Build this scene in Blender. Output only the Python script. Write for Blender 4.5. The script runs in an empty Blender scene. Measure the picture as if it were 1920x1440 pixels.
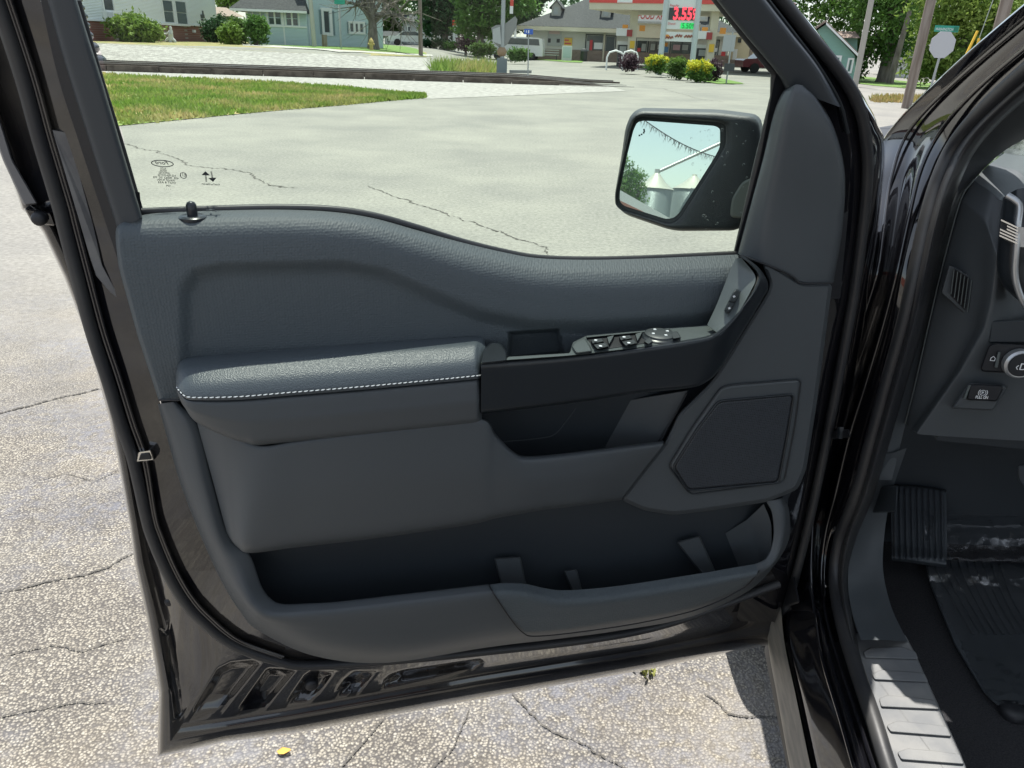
import bpy, bmesh, math, random
import numpy as np
from mathutils import Vector, Matrix
random.seed(7); np.random.seed(7)
sc = bpy.context.scene
rad = math.radians
# ------------------------------------------------------------------ camera, sky, sun, exposure
FPX = 1400.0; H = 1.53; TH = math.atan(640/1400); RO = rad(2.1)
Fv = np.array([0, math.cos(TH), -math.sin(TH)])
_u0 = np.array([0, math.sin(TH), math.cos(TH)]); _r0 = np.array([1., 0, 0])
Rv = math.cos(RO)*_r0 + math.sin(RO)*_u0
Uv = -math.sin(RO)*_r0 + math.cos(RO)*_u0
C0 = np.array([0, 0, H])
cam = bpy.data.cameras.new('camera'); camo = bpy.data.objects.new('camera', cam)
sc.collection.objects.link(camo); sc.camera = camo
cam.sensor_width = 36; cam.lens = FPX/1920*36; cam.clip_start = 0.02; cam.clip_end = 3000
M = Matrix.Identity(4)
for i in range(3):
    M[i][0], M[i][1], M[i][2], M[i][3] = Rv[i], Uv[i], -Fv[i], C0[i]
camo.matrix_world = M
SUN_EL, SUN_AZ = 70.0, -9.5            # azimuth to the right of +Y
w = bpy.data.worlds.new('World'); sc.world = w; w.use_nodes = True
nt = w.node_tree; bg = nt.nodes['Background']; sky = nt.nodes.new('ShaderNodeTexSky')
sky.sky_type = 'NISHITA'; sky.sun_disc = False; sky.sun_elevation = rad(SUN_EL); sky.sun_rotation = rad(SUN_AZ)
sky.dust_density = 0.8; sky.air_density = 1.0
# thin bright cloud veil over the blue, the same all round the sky
_tc = nt.nodes.new('ShaderNodeTexCoord'); _nz = nt.nodes.new('ShaderNodeTexNoise'); _nz.inputs['Scale'].default_value = 2.2; _nz.inputs['Detail'].default_value = 6
_mr = nt.nodes.new('ShaderNodeMapRange'); _mr.inputs[1].default_value = .3; _mr.inputs[2].default_value = .7; _mr.inputs[3].default_value = .35; _mr.inputs[4].default_value = .75
_mx = nt.nodes.new('ShaderNodeMix'); _mx.data_type = 'RGBA'; _mx.inputs[7].default_value = (5.2, 5.5, 5.8, 1)
nt.links.new(_tc.outputs['Generated'], _nz.inputs['Vector']); nt.links.new(_nz.outputs['Fac'], _mr.inputs[0]); nt.links.new(_mr.outputs[0], _mx.inputs[0])
nt.links.new(sky.outputs[0], _mx.inputs[6]); nt.links.new(_mx.outputs[2], bg.inputs[0]); bg.inputs[1].default_value = 0.095
sl = bpy.data.lights.new('sun', 'SUN'); sl.energy = 4.2; sl.angle = rad(0.55); sl.color = (1, .96, .9)
so = bpy.data.objects.new('sun', sl); sc.collection.objects.link(so)
sd_ = Vector((math.cos(rad(SUN_EL))*math.sin(rad(SUN_AZ)), math.cos(rad(SUN_EL))*math.cos(rad(SUN_AZ)), math.sin(rad(SUN_EL))))
so.rotation_euler = sd_.to_track_quat('Z', 'Y').to_euler(); so.location = (0, 0, 30)
vs = sc.view_settings; vs.view_transform = 'Standard'; vs.look = 'None'; vs.gamma = 1; vs.exposure = 1.15
try: vs.use_curve_mapping = False
except Exception: pass
sc.cycles.transparent_max_bounces = 24; sc.cycles.max_bounces = 8

# ------------------------------------------------------------------ materials
MATS = {}
def mat(name, col, rough=.5, metal=0., col2=None, nscale=5., nlo=.4, nhi=.6, bump=0., bscale=200., bkind='noise', coat=0., spec=.5, detail=4., bdist=.001, trans=0., stretch=None):
    m = bpy.data.materials.new(name); m.use_nodes = True; t = m.node_tree; N = t.nodes; L = t.links
    b = N['Principled BSDF']
    b.inputs['Base Color'].default_value = (*col, 1); b.inputs['Roughness'].default_value = rough
    b.inputs['Metallic'].default_value = metal; b.inputs['Specular IOR Level'].default_value = spec
    b.inputs['Coat Weight'].default_value = coat; b.inputs['Coat Roughness'].default_value = .03
    tc = N.new('ShaderNodeTexCoord'); src = tc.outputs['Object']
    if stretch:
        mp = N.new('ShaderNodeMapping'); mp.inputs['Scale'].default_value = stretch; L.new(src, mp.inputs[0]); src = mp.outputs[0]
    if col2 is not None:
        n = N.new('ShaderNodeTexNoise'); n.inputs['Scale'].default_value = nscale; n.inputs['Detail'].default_value = detail
        L.new(src, n.inputs['Vector'])
        r = N.new('ShaderNodeValToRGB'); r.color_ramp.elements[0].position = nlo; r.color_ramp.elements[1].position = nhi
        r.color_ramp.elements[0].color = (*col, 1); r.color_ramp.elements[1].color = (*col2, 1)
        L.new(n.outputs['Fac'], r.inputs[0]); L.new(r.outputs[0], b.inputs['Base Color'])
    if bump:
        if bkind == 'noise':
            x = N.new('ShaderNodeTexNoise'); x.inputs['Scale'].default_value = bscale; x.inputs['Detail'].default_value = 3; o = x.outputs['Fac']
        elif bkind == 'voro':
            x = N.new('ShaderNodeTexVoronoi'); x.inputs['Scale'].default_value = bscale; o = x.outputs['Distance']
        else:
            x = N.new('ShaderNodeTexWave'); x.inputs['Scale'].default_value = bscale; x.bands_direction = bkind; o = x.outputs['Fac']
        L.new(src, x.inputs['Vector'])
        bp = N.new('ShaderNodeBump'); bp.inputs['Strength'].default_value = bump; bp.inputs['Distance'].default_value = bdist
        L.new(o, bp.inputs['Height']); L.new(bp.outputs[0], b.inputs['Normal'])
    if trans:
        tr = N.new('ShaderNodeBsdfTranslucent'); mx = N.new('ShaderNodeMixShader'); mx.inputs[0].default_value = trans
        for lk in list(b.inputs['Base Color'].links): L.new(lk.from_socket, tr.inputs[0])
        if not b.inputs['Base Color'].links: tr.inputs[0].default_value = (*col, 1)
        L.new(b.outputs[0], mx.inputs[1]); L.new(tr.outputs[0], mx.inputs[2]); L.new(mx.outputs[0], N['Material Output'].inputs[0])
    MATS[name] = m; return m
def glass_mat(name, tint, refl=1.0, rough=0.0):
    m = bpy.data.materials.new(name); m.use_nodes = True; t = m.node_tree; N = t.nodes; L = t.links
    for n in list(N):
        if n.type != 'OUTPUT_MATERIAL': N.remove(n)
    tr = N.new('ShaderNodeBsdfTransparent'); tr.inputs[0].default_value = (*tint, 1)
    gl = N.new('ShaderNodeBsdfGlossy'); gl.inputs['Roughness'].default_value = rough
    fr = N.new('ShaderNodeFresnel'); fr.inputs[0].default_value = 1.4
    ml = N.new('ShaderNodeMath'); ml.operation = 'MULTIPLY'; ml.inputs[1].default_value = refl
    mx = N.new('ShaderNodeMixShader')
    L.new(fr.outputs[0], ml.inputs[0]); L.new(ml.outputs[0], mx.inputs[0]); L.new(tr.outputs[0], mx.inputs[1]); L.new(gl.outputs[0], mx.inputs[2])
    L.new(mx.outputs[0], N['Material Output'].inputs[0]); return m
def emis(name, col, s):
    m = bpy.data.materials.new(name); m.use_nodes = True; b = m.node_tree.nodes['Principled BSDF']
    b.inputs['Base Color'].default_value = (*col, 1); b.inputs['Emission Color'].default_value = (*col, 1); b.inputs['Emission Strength'].default_value = s; return m

def weave_mat():
    m = mat('textured_trim', (.066, .080, .088), .62, bump=.0)
    t = m.node_tree; N = t.nodes; L = t.links; b = N['Principled BSDF']
    tc = N.new('ShaderNodeTexCoord'); mp = N.new('ShaderNodeMapping'); mp.inputs['Rotation'].default_value = (0, 0, rad(16)); mp.inputs['Scale'].default_value = (1, .2, 1)
    w1 = N.new('ShaderNodeTexVoronoi'); w1.inputs['Scale'].default_value = 330; w1.inputs['Randomness'].default_value = .45
    L.new(tc.outputs['Object'], mp.inputs[0]); L.new(mp.outputs[0], w1.inputs['Vector'])
    bp = N.new('ShaderNodeBump'); bp.inputs['Strength'].default_value = .55; bp.inputs['Distance'].default_value = .0012
    L.new(w1.outputs['Distance'], bp.inputs['Height']); L.new(bp.outputs[0], b.inputs['Normal']); return m
trim_tex = weave_mat()
trim_pl = mat('trim_plastic', (.060, .068, .074), .5, bump=.25, bscale=900, bdist=.0006)
trim_dk = mat('trim_dark', (.024, .030, .036), .5, bump=.2, bscale=900, bdist=.0005)
leather = mat('leatherette', (.060, .074, .084), .42, bump=.4, bscale=620, bkind='voro', bdist=.0009)
satin = mat('satin_black', (.016, .02, .024), .3, bump=.08, bscale=700, bdist=.0004)
button_m = mat('button_grey', (.040, .047, .050), .45)
silverish = mat('switch_panel_grey', (.085, .10, .10), .38, bump=.15, bscale=900, bdist=.0005)
rubber = mat('rubber', (.022, .023, .026), .45, bump=.1, bscale=120, col2=(.036, .036, .036), nscale=7)
paint = mat('black_paint', (.006, .006, .008), .07, coat=1., spec=.6)
paint_d = mat('dusty_black_paint', (.007, .007, .009), .12, coat=1., col2=(.058, .052, .044), nscale=8, nlo=.46, nhi=.86, detail=12, bump=.10, bscale=16, bdist=.004)
matte_bk = mat('matte_black', (.012, .013, .016), .5)
frame_bk = mat('frame_trim_black', (.034, .040, .046), .55, bump=.15, bscale=900, bdist=.0005)
chrome = mat('chrome', (.75, .75, .74), .12, 1.)
silver = mat('silver_plastic', (.45, .46, .47), .28, .7)
mirrorm = mat('mirror_silver', (.92, .90, .90), .0, 1.)
white_pr = mat('white_print', (.75, .77, .78), .5)
dark_pr = mat('dark_print', (.02, .025, .03), .6)
glass = glass_mat('tinted_glass', (.92, .965, .925), .55)
wind = glass_mat('windshield_glass', (.95, .98, .96), .8)
stitch_m = mat('stitch_thread', (.62, .64, .66), .7)
carpet = mat('carpet', (.014, .016, .020), .95, col2=(.045, .042, .045), nscale=330, nlo=.35, nhi=.7, bump=1., bscale=450, bdist=.006)
matrub = mat('mat_rubber', (.058, .066, .074), .4, bump=.2, bscale=300)
sillm = mat('sill_plastic', (.135, .14, .145), .55, bump=.5, bscale=800, bdist=.0008, col2=(.19, .19, .185), nscale=14)
rockm = mat('rocker_dust_reflection', (.13, .125, .115), .35, col2=(.27, .25, .21), nscale=16, nlo=.3, nhi=.7, detail=8, stretch=(6, .5, 6))  # dust plus pale streaks that paint in the ground's reflection

# ------------------------------------------------------------------ mapping from photo points to places in the world
def A(*v): return np.array(v, float)
def rays(px, py):
    px = np.asarray(px, float); py = np.asarray(py, float)
    return Fv + ((px-960)/FPX)[..., None]*Rv - ((py-720)/FPX)[..., None]*Uv
L0 = A(-.555, .845, 0); R0 = A(.571, 1.182, 0)
eu = (R0-L0)/np.linalg.norm(R0-L0); ew = A(eu[1], -eu[0], 0); ez = A(0, 0, 1)
AL = rad(8.5); er = A(math.cos(AL), -math.sin(AL), 0); ef = A(math.sin(AL), math.cos(AL), 0)
def pl(px, py, n, d):                      # ray with plane p.n = d (d may be an array)
    r = rays(px, py); t = (d - C0@n)/(r@n); return C0 + t[..., None]*r
def mD(px, py, w):                         # door plane, w metres towards the cabin; leans in above the belt
    w = np.asarray(w, float); d0 = L0@ew; weff = w.copy() if w.shape else w
    p = pl(px, py, ew, d0+w)
    for _ in range(8):
        z = p[..., 2]; weff = w + .16*np.logaddexp(0, (z-1.34)*40)/40
        p = pl(px, py, ew, d0+weff)
    return p
def mS(px, py, s): return pl(px, py, er, np.asarray(s, float))
def mF(px, py, f): return pl(px, py, ef, np.asarray(f, float))
def mZ(px, py, z): return pl(px, py, ez, np.asarray(z, float))
def mPl(p0, n):
    n = n/np.linalg.norm(n)
    return lambda px, py, w: pl(px, py, n, p0@n + np.asarray(w, float))
def TW(s, f, z): return er*s + ef*f + ez*z      # truck coordinates to world
def ss(a, b, x):
    t = np.clip((np.asarray(x, float)-a)/(b-a), 0, 1); return t*t*(3-2*t)
def zt(x, y):
    return .85*ss(3.6, 9.5, (y-32.8)*.995-(x-3.2)*.097-1.5)*ss(-1, -11, x) + .22*ss(48, 70, y)*ss(-6, 3, x) 
def gp(px, py, dz=0):
    r = rays(A(px), A(py))[0]; t = 1.0; r = r/math.hypot(r[0], r[1])
    while t < 300:
        p = C0+r*t
        if p[2] < zt(p[0], p[1]): break
        t += .05+.004*t
    lo, hi = t-.05-.006*t, t
    for _ in range(25):
        m = (lo+hi)/2; p = C0+r*m
        if p[2] < zt(p[0], p[1]): hi = m
        else: lo = m
    p = C0+r*hi; return A(p[0], p[1], float(zt(p[0], p[1]))+dz)
def at(px, py, D):
    r = rays(A(px), A(py))[0]; return C0 + r*D/math.hypot(r[0], r[1])

# ------------------------------------------------------------------ building helpers
COL = sc.collection
def setp(o, label=None, cat=None, group=None, kind=None):
    if label: o['label'] = label
    if cat: o['category'] = cat
    if group: o['group'] = group
    if kind: o['kind'] = kind
    return o
def thing(name, label, cat, base, group=None):
    o = bpy.data.objects.new(name, None); COL.objects.link(o); o.location = Vector(base); o.empty_display_size = .2
    return setp(o, label, cat, group)
def origin(par):
    v = Vector((0, 0, 0))
    while par is not None: v += par.location; par = par.parent
    return v
def mk(name, verts, faces, m, par=None, smooth=40, label=None, face_cam=False, kind=None):
    me = bpy.data.meshes.new(name); off = origin(par); v = np.asarray(verts, float)
    if par is None:
        c = v.mean(0); c[2] = v[:, 2].min(); off = Vector(c)
    if len(v): v = v - np.array(off)
    me.from_pydata(v.tolist(), [], faces); me.update()
    if face_cam:
        nr = np.zeros(len(me.polygons)*3); me.polygons.foreach_get('normal', nr); nr = nr.reshape(-1, 3)
        ce = np.zeros(len(me.polygons)*3); me.polygons.foreach_get('center', ce); ce = ce.reshape(-1, 3) + np.array(off)
        if ((C0-ce)*nr).sum() < 0: me.flip_normals()
    if smooth:
        me.polygons.foreach_set('use_smooth', [True]*len(me.polygons)); me.set_sharp_from_angle(angle=rad(smooth))
    me.materials.append(m)
    o = bpy.data.objects.new(name, me); COL.objects.link(o)
    if par is not None: o.parent = par
    else: o.location = off
    if label: o['label'] = label
    if kind: o['kind'] = kind
    return o
class MB:
    def __init__(s): s.v = []; s.f = []
    def add(s, v, f):
        n = len(s.v); s.v += [tuple(map(float, p)) for p in v]; s.f += [tuple(i+n for i in q) for q in f]; return s
    def box(s, o, ax, ay, az):
        o, ax, ay, az = map(np.asarray, (o, ax, ay, az))
        v = [o, o+ax, o+ax+ay, o+ay]; v += [p+az for p in v]
        return s.add(v, [(3, 2, 1, 0), (4, 5, 6, 7), (0, 1, 5, 4), (1, 2, 6, 5), (2, 3, 7, 6), (3, 0, 4, 7)])
    def cbox(s, c, dx, dy, dz, ux=(1, 0, 0), uy=(0, 1, 0), uz=(0, 0, 1)):
        ux, uy, uz = A(*ux)*dx, A(*uy)*dy, A(*uz)*dz
        return s.box(A(*c)-ux/2-uy/2-uz/2, ux, uy, uz)
    def tube(s, pts, r, n=8, cap=True):
        pts = [A(*p) for p in pts]; K = len(pts); rr = r if hasattr(r, '__len__') else [r]*K
        up = None; V = []; 
        for i, p in enumerate(pts):
            t = pts[min(i+1, K-1)] - pts[max(i-1, 0)]; t = t/(np.linalg.norm(t)+1e-9)
            if up is None:
                a = A(0, 0, 1) if abs(t[2]) < .9 else A(1, 0, 0)
            else: a = up
            x = np.cross(a, t); x /= np.linalg.norm(x)+1e-9; y = np.cross(t, x); up = y
            for k in range(n):
                q = 2*math.pi*k/n; V.append(p + rr[i]*(math.cos(q)*x + math.sin(q)*y))
        F = [(i*n+k, i*n+(k+1) % n, (i+1)*n+(k+1) % n, (i+1)*n+k) for i in range(K-1) for k in range(n)]
        if cap: F += [tuple(range(n))[::-1], tuple((K-1)*n+k for k in range(n))]
        return s.add(V, F)
    def lathe(s, c, prof, n=16, ax=(0, 0, 1)):
        ax = A(*ax); a = A(1, 0, 0) if abs(ax[0]) < .9 else A(0, 1, 0); x = np.cross(ax, a); x /= np.linalg.norm(x); y = np.cross(ax, x); V = []
        for r, h in prof:
            for k in range(n):
                q = 2*math.pi*k/n; V.append(A(*c)+ax*h+r*(math.cos(q)*x+math.sin(q)*y))
        K = len(prof); F = [(i*n+k, i*n+(k+1) % n, (i+1)*n+(k+1) % n, (i+1)*n+k) for i in range(K-1) for k in range(n)]
        F += [tuple(range(n))[::-1], tuple((K-1)*n+k for k in range(n))]
        return s.add(V, F)
    def prism(s, poly, ax):                # polygon of world points swept along ax
        n = len(poly); V = [A(*p) for p in poly]; V += [p+A(*ax) for p in V]
        return s.add(V, [tuple(range(n))[::-1], tuple(range(n, 2*n))] + [(i, (i+1) % n, n+(i+1) % n, n+i) for i in range(n)])
    def build(s, name, m, par=None, smooth=0, label=None, kind=None): return mk(name, s.v, s.f, m, par, smooth, label, kind=kind)
def crom(P, n, closed=False):
    """smooth curve through points; tangents are limited so that uneven spacing does not overshoot"""
    P = np.asarray(P, float); k = len(P)
    if closed: Q = np.vstack([P[-1:], P, P[:2]]); t = np.linspace(0, k, n, endpoint=False)
    else: Q = np.vstack([2*P[0]-P[1], P, 2*P[-1]-P[-2]]); t = np.linspace(0, k-1, n)
    D = np.diff(Q, axis=0); dl, dr = D[:-1], D[1:]; av = (dl+dr)/2
    lim = 2.2*np.minimum(np.abs(dl), np.abs(dr)); ln_, rn_ = np.linalg.norm(dl[:, :2], axis=1), np.linalg.norm(dr[:, :2], axis=1)
    lim = np.maximum(lim, (1.0*np.minimum(ln_, rn_)/np.maximum(np.maximum(ln_, rn_), 1e-9))[:, None]*np.abs(av)); M_ = np.clip(av, -lim, lim)
    i = np.floor(t).astype(int); i = np.minimum(i, (k-1) if closed else (k-2)); u = (t-i)[:, None]
    p1 = Q[i+1]; p2 = Q[i+2]; m1 = M_[i]; m2 = M_[(i+1) % k] if closed else M_[i+1]
    return (2*u**3-3*u*u+1)*p1+(u**3-2*u*u+u)*m1+(-2*u**3+3*u*u)*p2+(u**3-u*u)*m2
def lin(P, n, closed=False):
    P = np.asarray(P, float); k = len(P)
    if closed: P = np.vstack([P, P[:1]]); t = np.linspace(0, k, n, endpoint=False)
    else: t = np.linspace(0, k-1, n)
    return np.stack([np.interp(t, np.arange(len(P)), P[:, j]) for j in range(P.shape[1])], 1)
def loft(name, rows, m, par, mp=mD, nu=60, mode='s', fil=None, sub=3, closed=False, disp=None, smooth=50, label=None, subs=None, nb=5):
    """surface through rows of (px, py, depth) points; fil = corner rounding per row"""
    f = crom if mode == 's' else lin
    S = [f(r, nu, closed) for r in rows]; K = len(S); fil = fil or [0]*K
    seq = []
    for i in range(K):
        if 0 < i < K-1 and fil[i] > 0:
            a = S[i]+fil[i]*(S[i-1]-S[i]); b = S[i]+fil[i]*(S[i+1]-S[i]); blk = []
            for t in np.linspace(0, 1, nb): blk.append((1-t)**2*a+2*t*(1-t)*S[i]+t*t*b)
            seq.append(blk)
        else: seq.append([S[i]])
    out = []
    for i, blk in enumerate(seq):
        if i:
            k = subs[i-1] if subs else sub; p, q = out[-1], blk[0]
            for t in np.linspace(0, 1, k+1)[1:-1]: out.append(p+(q-p)*t)
        out += blk
    G = np.array(out)
    if disp is not None: G[..., 2] += disp(G[..., 0], G[..., 1])
    Pw = mp(G[..., 0], G[..., 1], G[..., 2]); nr, nc = G.shape[:2]
    F = []
    for i in range(nr-1):
        for j in range(nc if closed else nc-1):
            k = (j+1) % nc; F.append((i*nc+j, i*nc+k, (i+1)*nc+k, (i+1)*nc+j))
    return mk(name, Pw.reshape(-1, 3), F, m, par, smooth, label, face_cam=True)
def rpoly(pts, r, n=5):                    # round the corners of a 2-D outline
    P = [A(*p[:2]) for p in pts]; K = len(P); out = []
    for i in range(K):
        a, p, b = P[i-1], P[i], P[(i+1) % K]; rr = pts[i][2] if len(pts[i]) > 2 else r
        la, lb = np.linalg.norm(a-p), np.linalg.norm(b-p); d = min(rr, la*.45, lb*.45)
        if d < .2: out.append(p); continue
        q, s = p+(a-p)/la*d, p+(b-p)/lb*d
        for t in np.linspace(0, 1, n): out.append((1-t)**2*q+2*t*(1-t)*p+t*t*s)
    return np.array(out)
def inset(P, d):
    n = len(P); a = sum(P[i-1][0]*P[i][1]-P[i][0]*P[i-1][1] for i in range(n)); sg = 1 if a > 0 else -1
    e = np.roll(P, -1, 0)-P; e /= np.linalg.norm(e, axis=1)[:, None]+1e-9; nr = np.stack([-e[:, 1], e[:, 0]], 1)*sg
    m = nr+np.roll(nr, 1, 0); m /= (np.linalg.norm(m, axis=1)[:, None]+1e-9); c = np.maximum((m*nr).sum(1), .5)[:, None]
    return P+m*d/c
def plate(name, pts, w0, w1, m, par, mp=mD, r=6, bev=4, bw=None, smooth=50, label=None, tilt=None):
    """outline in photo points, thick from depth w0 to w1, rounded front edge of bev points"""
    bev = min(bev, .6*r) if r > 0 else 0; P = rpoly(pts, r); n = len(P); dw = (w1-w0); bw = bw if bw is not None else min(abs(dw)*.6, .006); s = 1 if dw > 0 else -1
    rings = [(P, w0), (P, w1-s*bw)]
    if bev > 0: rings += [(inset(P, bev*.3), w1-s*bw*.3), (inset(P, bev), w1)]
    else: rings += [(P, w1)]
    V = []
    for Q, wv in rings:
        wv = np.full(n, wv) + (tilt(Q[:, 0], Q[:, 1]) if tilt else 0)
        V.append(mp(Q[:, 0], Q[:, 1], wv))
    K = len(rings); V = np.vstack(V)
    F = [(i*n+k, i*n+(k+1) % n, (i+1)*n+(k+1) % n, (i+1)*n+k) for i in range(K-1) for k in range(n)]
    F += [tuple((K-1)*n+k for k in range(n)), tuple(range(n))[::-1]]
    o = mk(name, V, F, m, par, 0, label)
    bm = bmesh.new(); bm.from_mesh(o.data); bmesh.ops.triangulate(bm, faces=[f for f in bm.faces if len(f.verts) > 4], ngon_method='EAR_CLIP'); bmesh.ops.recalc_face_normals(bm, faces=bm.faces)
    if bm.calc_volume(signed=True) < 0: bmesh.ops.reverse_faces(bm, faces=bm.faces)
    bm.to_mesh(o.data); bm.free()
    if smooth:
        nf = len(o.data.polygons); o.data.polygons.foreach_set('use_smooth', [True]*nf); o.data.set_sharp_from_angle(angle=rad(smooth))
        o.data.polygons.foreach_set('use_smooth', [len(p.vertices) == 4 for p in o.data.polygons])
    return o
def ptube(name, pts, r, m, par, mp=mD, n=80, k=8, mode='s', label=None, closed=False, smooth=60):
    P = (crom if mode == 's' else lin)(pts, n, closed)
    if closed: P = np.vstack([P, P[:1]])
    W = mp(P[:, 0], P[:, 1], P[:, 2]); return MB().tube(list(W), r, k).build(name, m, par, smooth, label)
def polysd(P, x, y):                       # signed distance to polygon, negative inside
    P = np.asarray(P, float); d = np.full(np.shape(x), 1e9); ins = np.zeros(np.shape(x), bool); n = len(P)
    for i in range(n):
        a, b = P[i], P[(i+1) % n]; e = b-a; vx, vy = x-a[0], y-a[1]
        t = np.clip((vx*e[0]+vy*e[1])/(e@e+1e-9), 0, 1); d = np.minimum(d, np.hypot(vx-t*e[0], vy-t*e[1]))
        c = ((a[1] > y) != (b[1] > y)) & (x < (b[0]-a[0])*(y-a[1])/((b[1]-a[1]) if abs(b[1]-a[1]) > 1e-9 else 1e-9)+a[0]); ins ^= c
    return np.where(ins, -d, d)
def text(name, body, o, xd, yd, h, m, par, label=None, ext=.0006, bold=0, shear=0, align='LEFT', width=None):
    cu = bpy.data.curves.new(name, 'FONT'); cu.body = body; cu.size = 1; cu.extrude = 0; cu.offset = bold; cu.shear = shear; cu.align_x = align; cu.resolution_u = 3
    ob = bpy.data.objects.new(name, cu); COL.objects.link(ob); dg = bpy.context.evaluated_depsgraph_get()
    me = bpy.data.meshes.new_from_object(ob.evaluated_get(dg)); bpy.data.objects.remove(ob)
    n = len(me.vertices); v = np.zeros(n*3); me.vertices.foreach_get('co', v); v = v.reshape(-1, 3)
    F = [tuple(p.vertices) for p in me.polygons]; bpy.data.meshes.remove(me)
    xd = A(*xd); yd = A(*yd); xd /= np.linalg.norm(xd); yd /= np.linalg.norm(yd); zd = np.cross(xd, yd)
    sx = h*1.4
    if width: sx = width/max(v[:, 0].max()-v[:, 0].min(), 1e-6)
    W = A(*o)+v[:, :1]*sx*xd+v[:, 1:2]*h*1.4*yd
    bm = MB().add(list(W), F); W2 = W+zd*ext
    bm.add(list(W2), F)
    return bm.build(name, m, par, 0, label)

# ------------------------------------------------------------------ ground and roads
def ground_mat():
    m = bpy.data.materials.new('asphalt_chipseal'); m.use_nodes = True; t = m.node_tree; N = t.nodes; L = t.links; b = N['Principled BSDF']
    b.inputs['Roughness'].default_value = .85; b.inputs['Specular IOR Level'].default_value = .3
    g = N.new('ShaderNodeNewGeometry'); P = g.outputs['Position']
    def ramp(src, *els):
        r = N.new('ShaderNodeValToRGB'); e = r.color_ramp.elements
        while len(e) < len(els): e.new(.5)
        for q, (p, c) in zip(e, els): q.position = p; q.color = (*c, 1)
        L.new(src, r.inputs[0]); return r.outputs[0]
    def tex(kind, sc_, **k):
        n = N.new('ShaderNodeTex'+kind); n.inputs['Scale'].default_value = sc_
        for a, v in k.items(): n.inputs[a].default_value = v
        L.new(P, n.inputs['Vector']); return n
    def mix(fac, a, b_, mode='MIX'):
        x = N.new('ShaderNodeMix'); x.data_type = 'RGBA'; x.blend_type = mode
        if isinstance(fac, (int, float)): x.inputs[0].default_value = fac
        else: L.new(fac, x.inputs[0])
        for q, s in ((6, a), (7, b_)):
            if isinstance(s, tuple): x.inputs[q].default_value = (*s, 1)
            else: L.new(s, x.inputs[q])
        return x.outputs[2]
    nz = tex('Noise', 60, Detail=2); 
    vo = N.new('ShaderNodeTexVoronoi'); vo.inputs['Scale'].default_value = 138; vo.feature = 'F1'
    dm = N.new('ShaderNodeVectorMath'); dm.operation = 'ADD'; sc2 = N.new('ShaderNodeVectorMath'); sc2.operation = 'SCALE'; sc2.inputs['Scale'].default_value = .007
    L.new(nz.outputs['Color'], sc2.inputs[0]); L.new(P, dm.inputs[0]); L.new(sc2.outputs[0], dm.inputs[1]); L.new(dm.outputs[0], vo.inputs['Vector'])
    stone = ramp(vo.outputs['Color'], (.0, (0.12, 0.11, 0.095)), (.45, (0.30, 0.275, 0.225)), (.8, (0.39, 0.365, 0.305)), (1, (0.48, 0.455, 0.39)))
    gap = ramp(vo.outputs['Distance'], (.26, (0, 0, 0)), (.62, (1, 1, 1)))
    c1 = mix(gap, stone, (0.095, 0.088, 0.08))
    # worn tar patches (bluish grey) and pale patches
    big = ramp(tex('Noise', .9, Detail=8, Roughness=.68).outputs['Fac'], (.44, (0, 0, 0)), (.58, (1, 1, 1)))
    tar = ramp(tex('Noise', 30, Detail=5).outputs['Fac'], (.34, (0, 0, 0)), (.58, (1, 1, 1)))
    mul = N.new('ShaderNodeMath'); mul.operation = 'MULTIPLY'; L.new(big, mul.inputs[0]); L.new(tar, mul.inputs[1])
    m2 = N.new('ShaderNodeMath'); m2.operation = 'MULTIPLY'; m2.inputs[1].default_value = .78; L.new(mul.outputs[0], m2.inputs[0])
    c2 = mix(m2.outputs[0], c1, (0.165, 0.172, 0.20))
    warm = ramp(tex('Noise', .8, Detail=4).outputs['Fac'], (.5, (0, 0, 0)), (.75, (1, 1, 1)))
    wm = N.new('ShaderNodeMath'); wm.operation = 'MULTIPLY'; wm.inputs[1].default_value = .55; L.new(warm, wm.inputs[0])
    c3 = mix(wm.outputs[0], c2, (0.37, 0.315, 0.225))
    worn = ramp(tex('Noise', 1.7, Detail=9, Roughness=.7).outputs['Fac'], (.50, (0, 0, 0)), (.66, (1, 1, 1)))
    fine = ramp(tex('Noise', 210, Detail=4, Roughness=.7).outputs['Fac'], (.3, (.15, .145, .14)), (.72, (.31, .30, .275)))
    wk = N.new('ShaderNodeMath'); wk.operation = 'MULTIPLY'; wk.inputs[1].default_value = .72; L.new(worn, wk.inputs[0]); c3 = mix(wk.outputs[0], c3, fine)
    low = ramp(tex('Noise', 2.6, Detail=7, Roughness=.65).outputs['Fac'], (.3, (.74, .74, .76)), (.7, (1.14, 1.13, 1.10))); c3 = mix(1., c3, low, 'MULTIPLY')
    # farther road: smoother, pale
    sp = N.new('ShaderNodeSeparateXYZ'); L.new(P, sp.inputs[0])
    mr = N.new('ShaderNodeMapRange'); mr.inputs[1].default_value = 2.6; mr.inputs[2].default_value = 5.2; L.new(sp.outputs[1], mr.inputs[0])
    far = ramp(tex('Noise', 26, Detail=8, Roughness=.75).outputs['Fac'], (.36, (0.15, 0.148, 0.132)), (.64, (0.258, 0.253, 0.23)))
    far2 = ramp(tex('Noise', .5, Detail=7, Roughness=.62).outputs['Fac'], (.35, (.78, .78, .79)), (.68, (1.10, 1.09, 1.06)))
    farc = mix(1., far, far2, 'MULTIPLY')
    c4 = mix(mr.outputs[0], c3, farc)
    L.new(c4, b.inputs['Base Color'])
    inv = N.new('ShaderNodeMath'); inv.operation = 'SUBTRACT'; inv.inputs[0].default_value = 1; L.new(vo.outputs['Distance'], inv.inputs[1])
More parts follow.
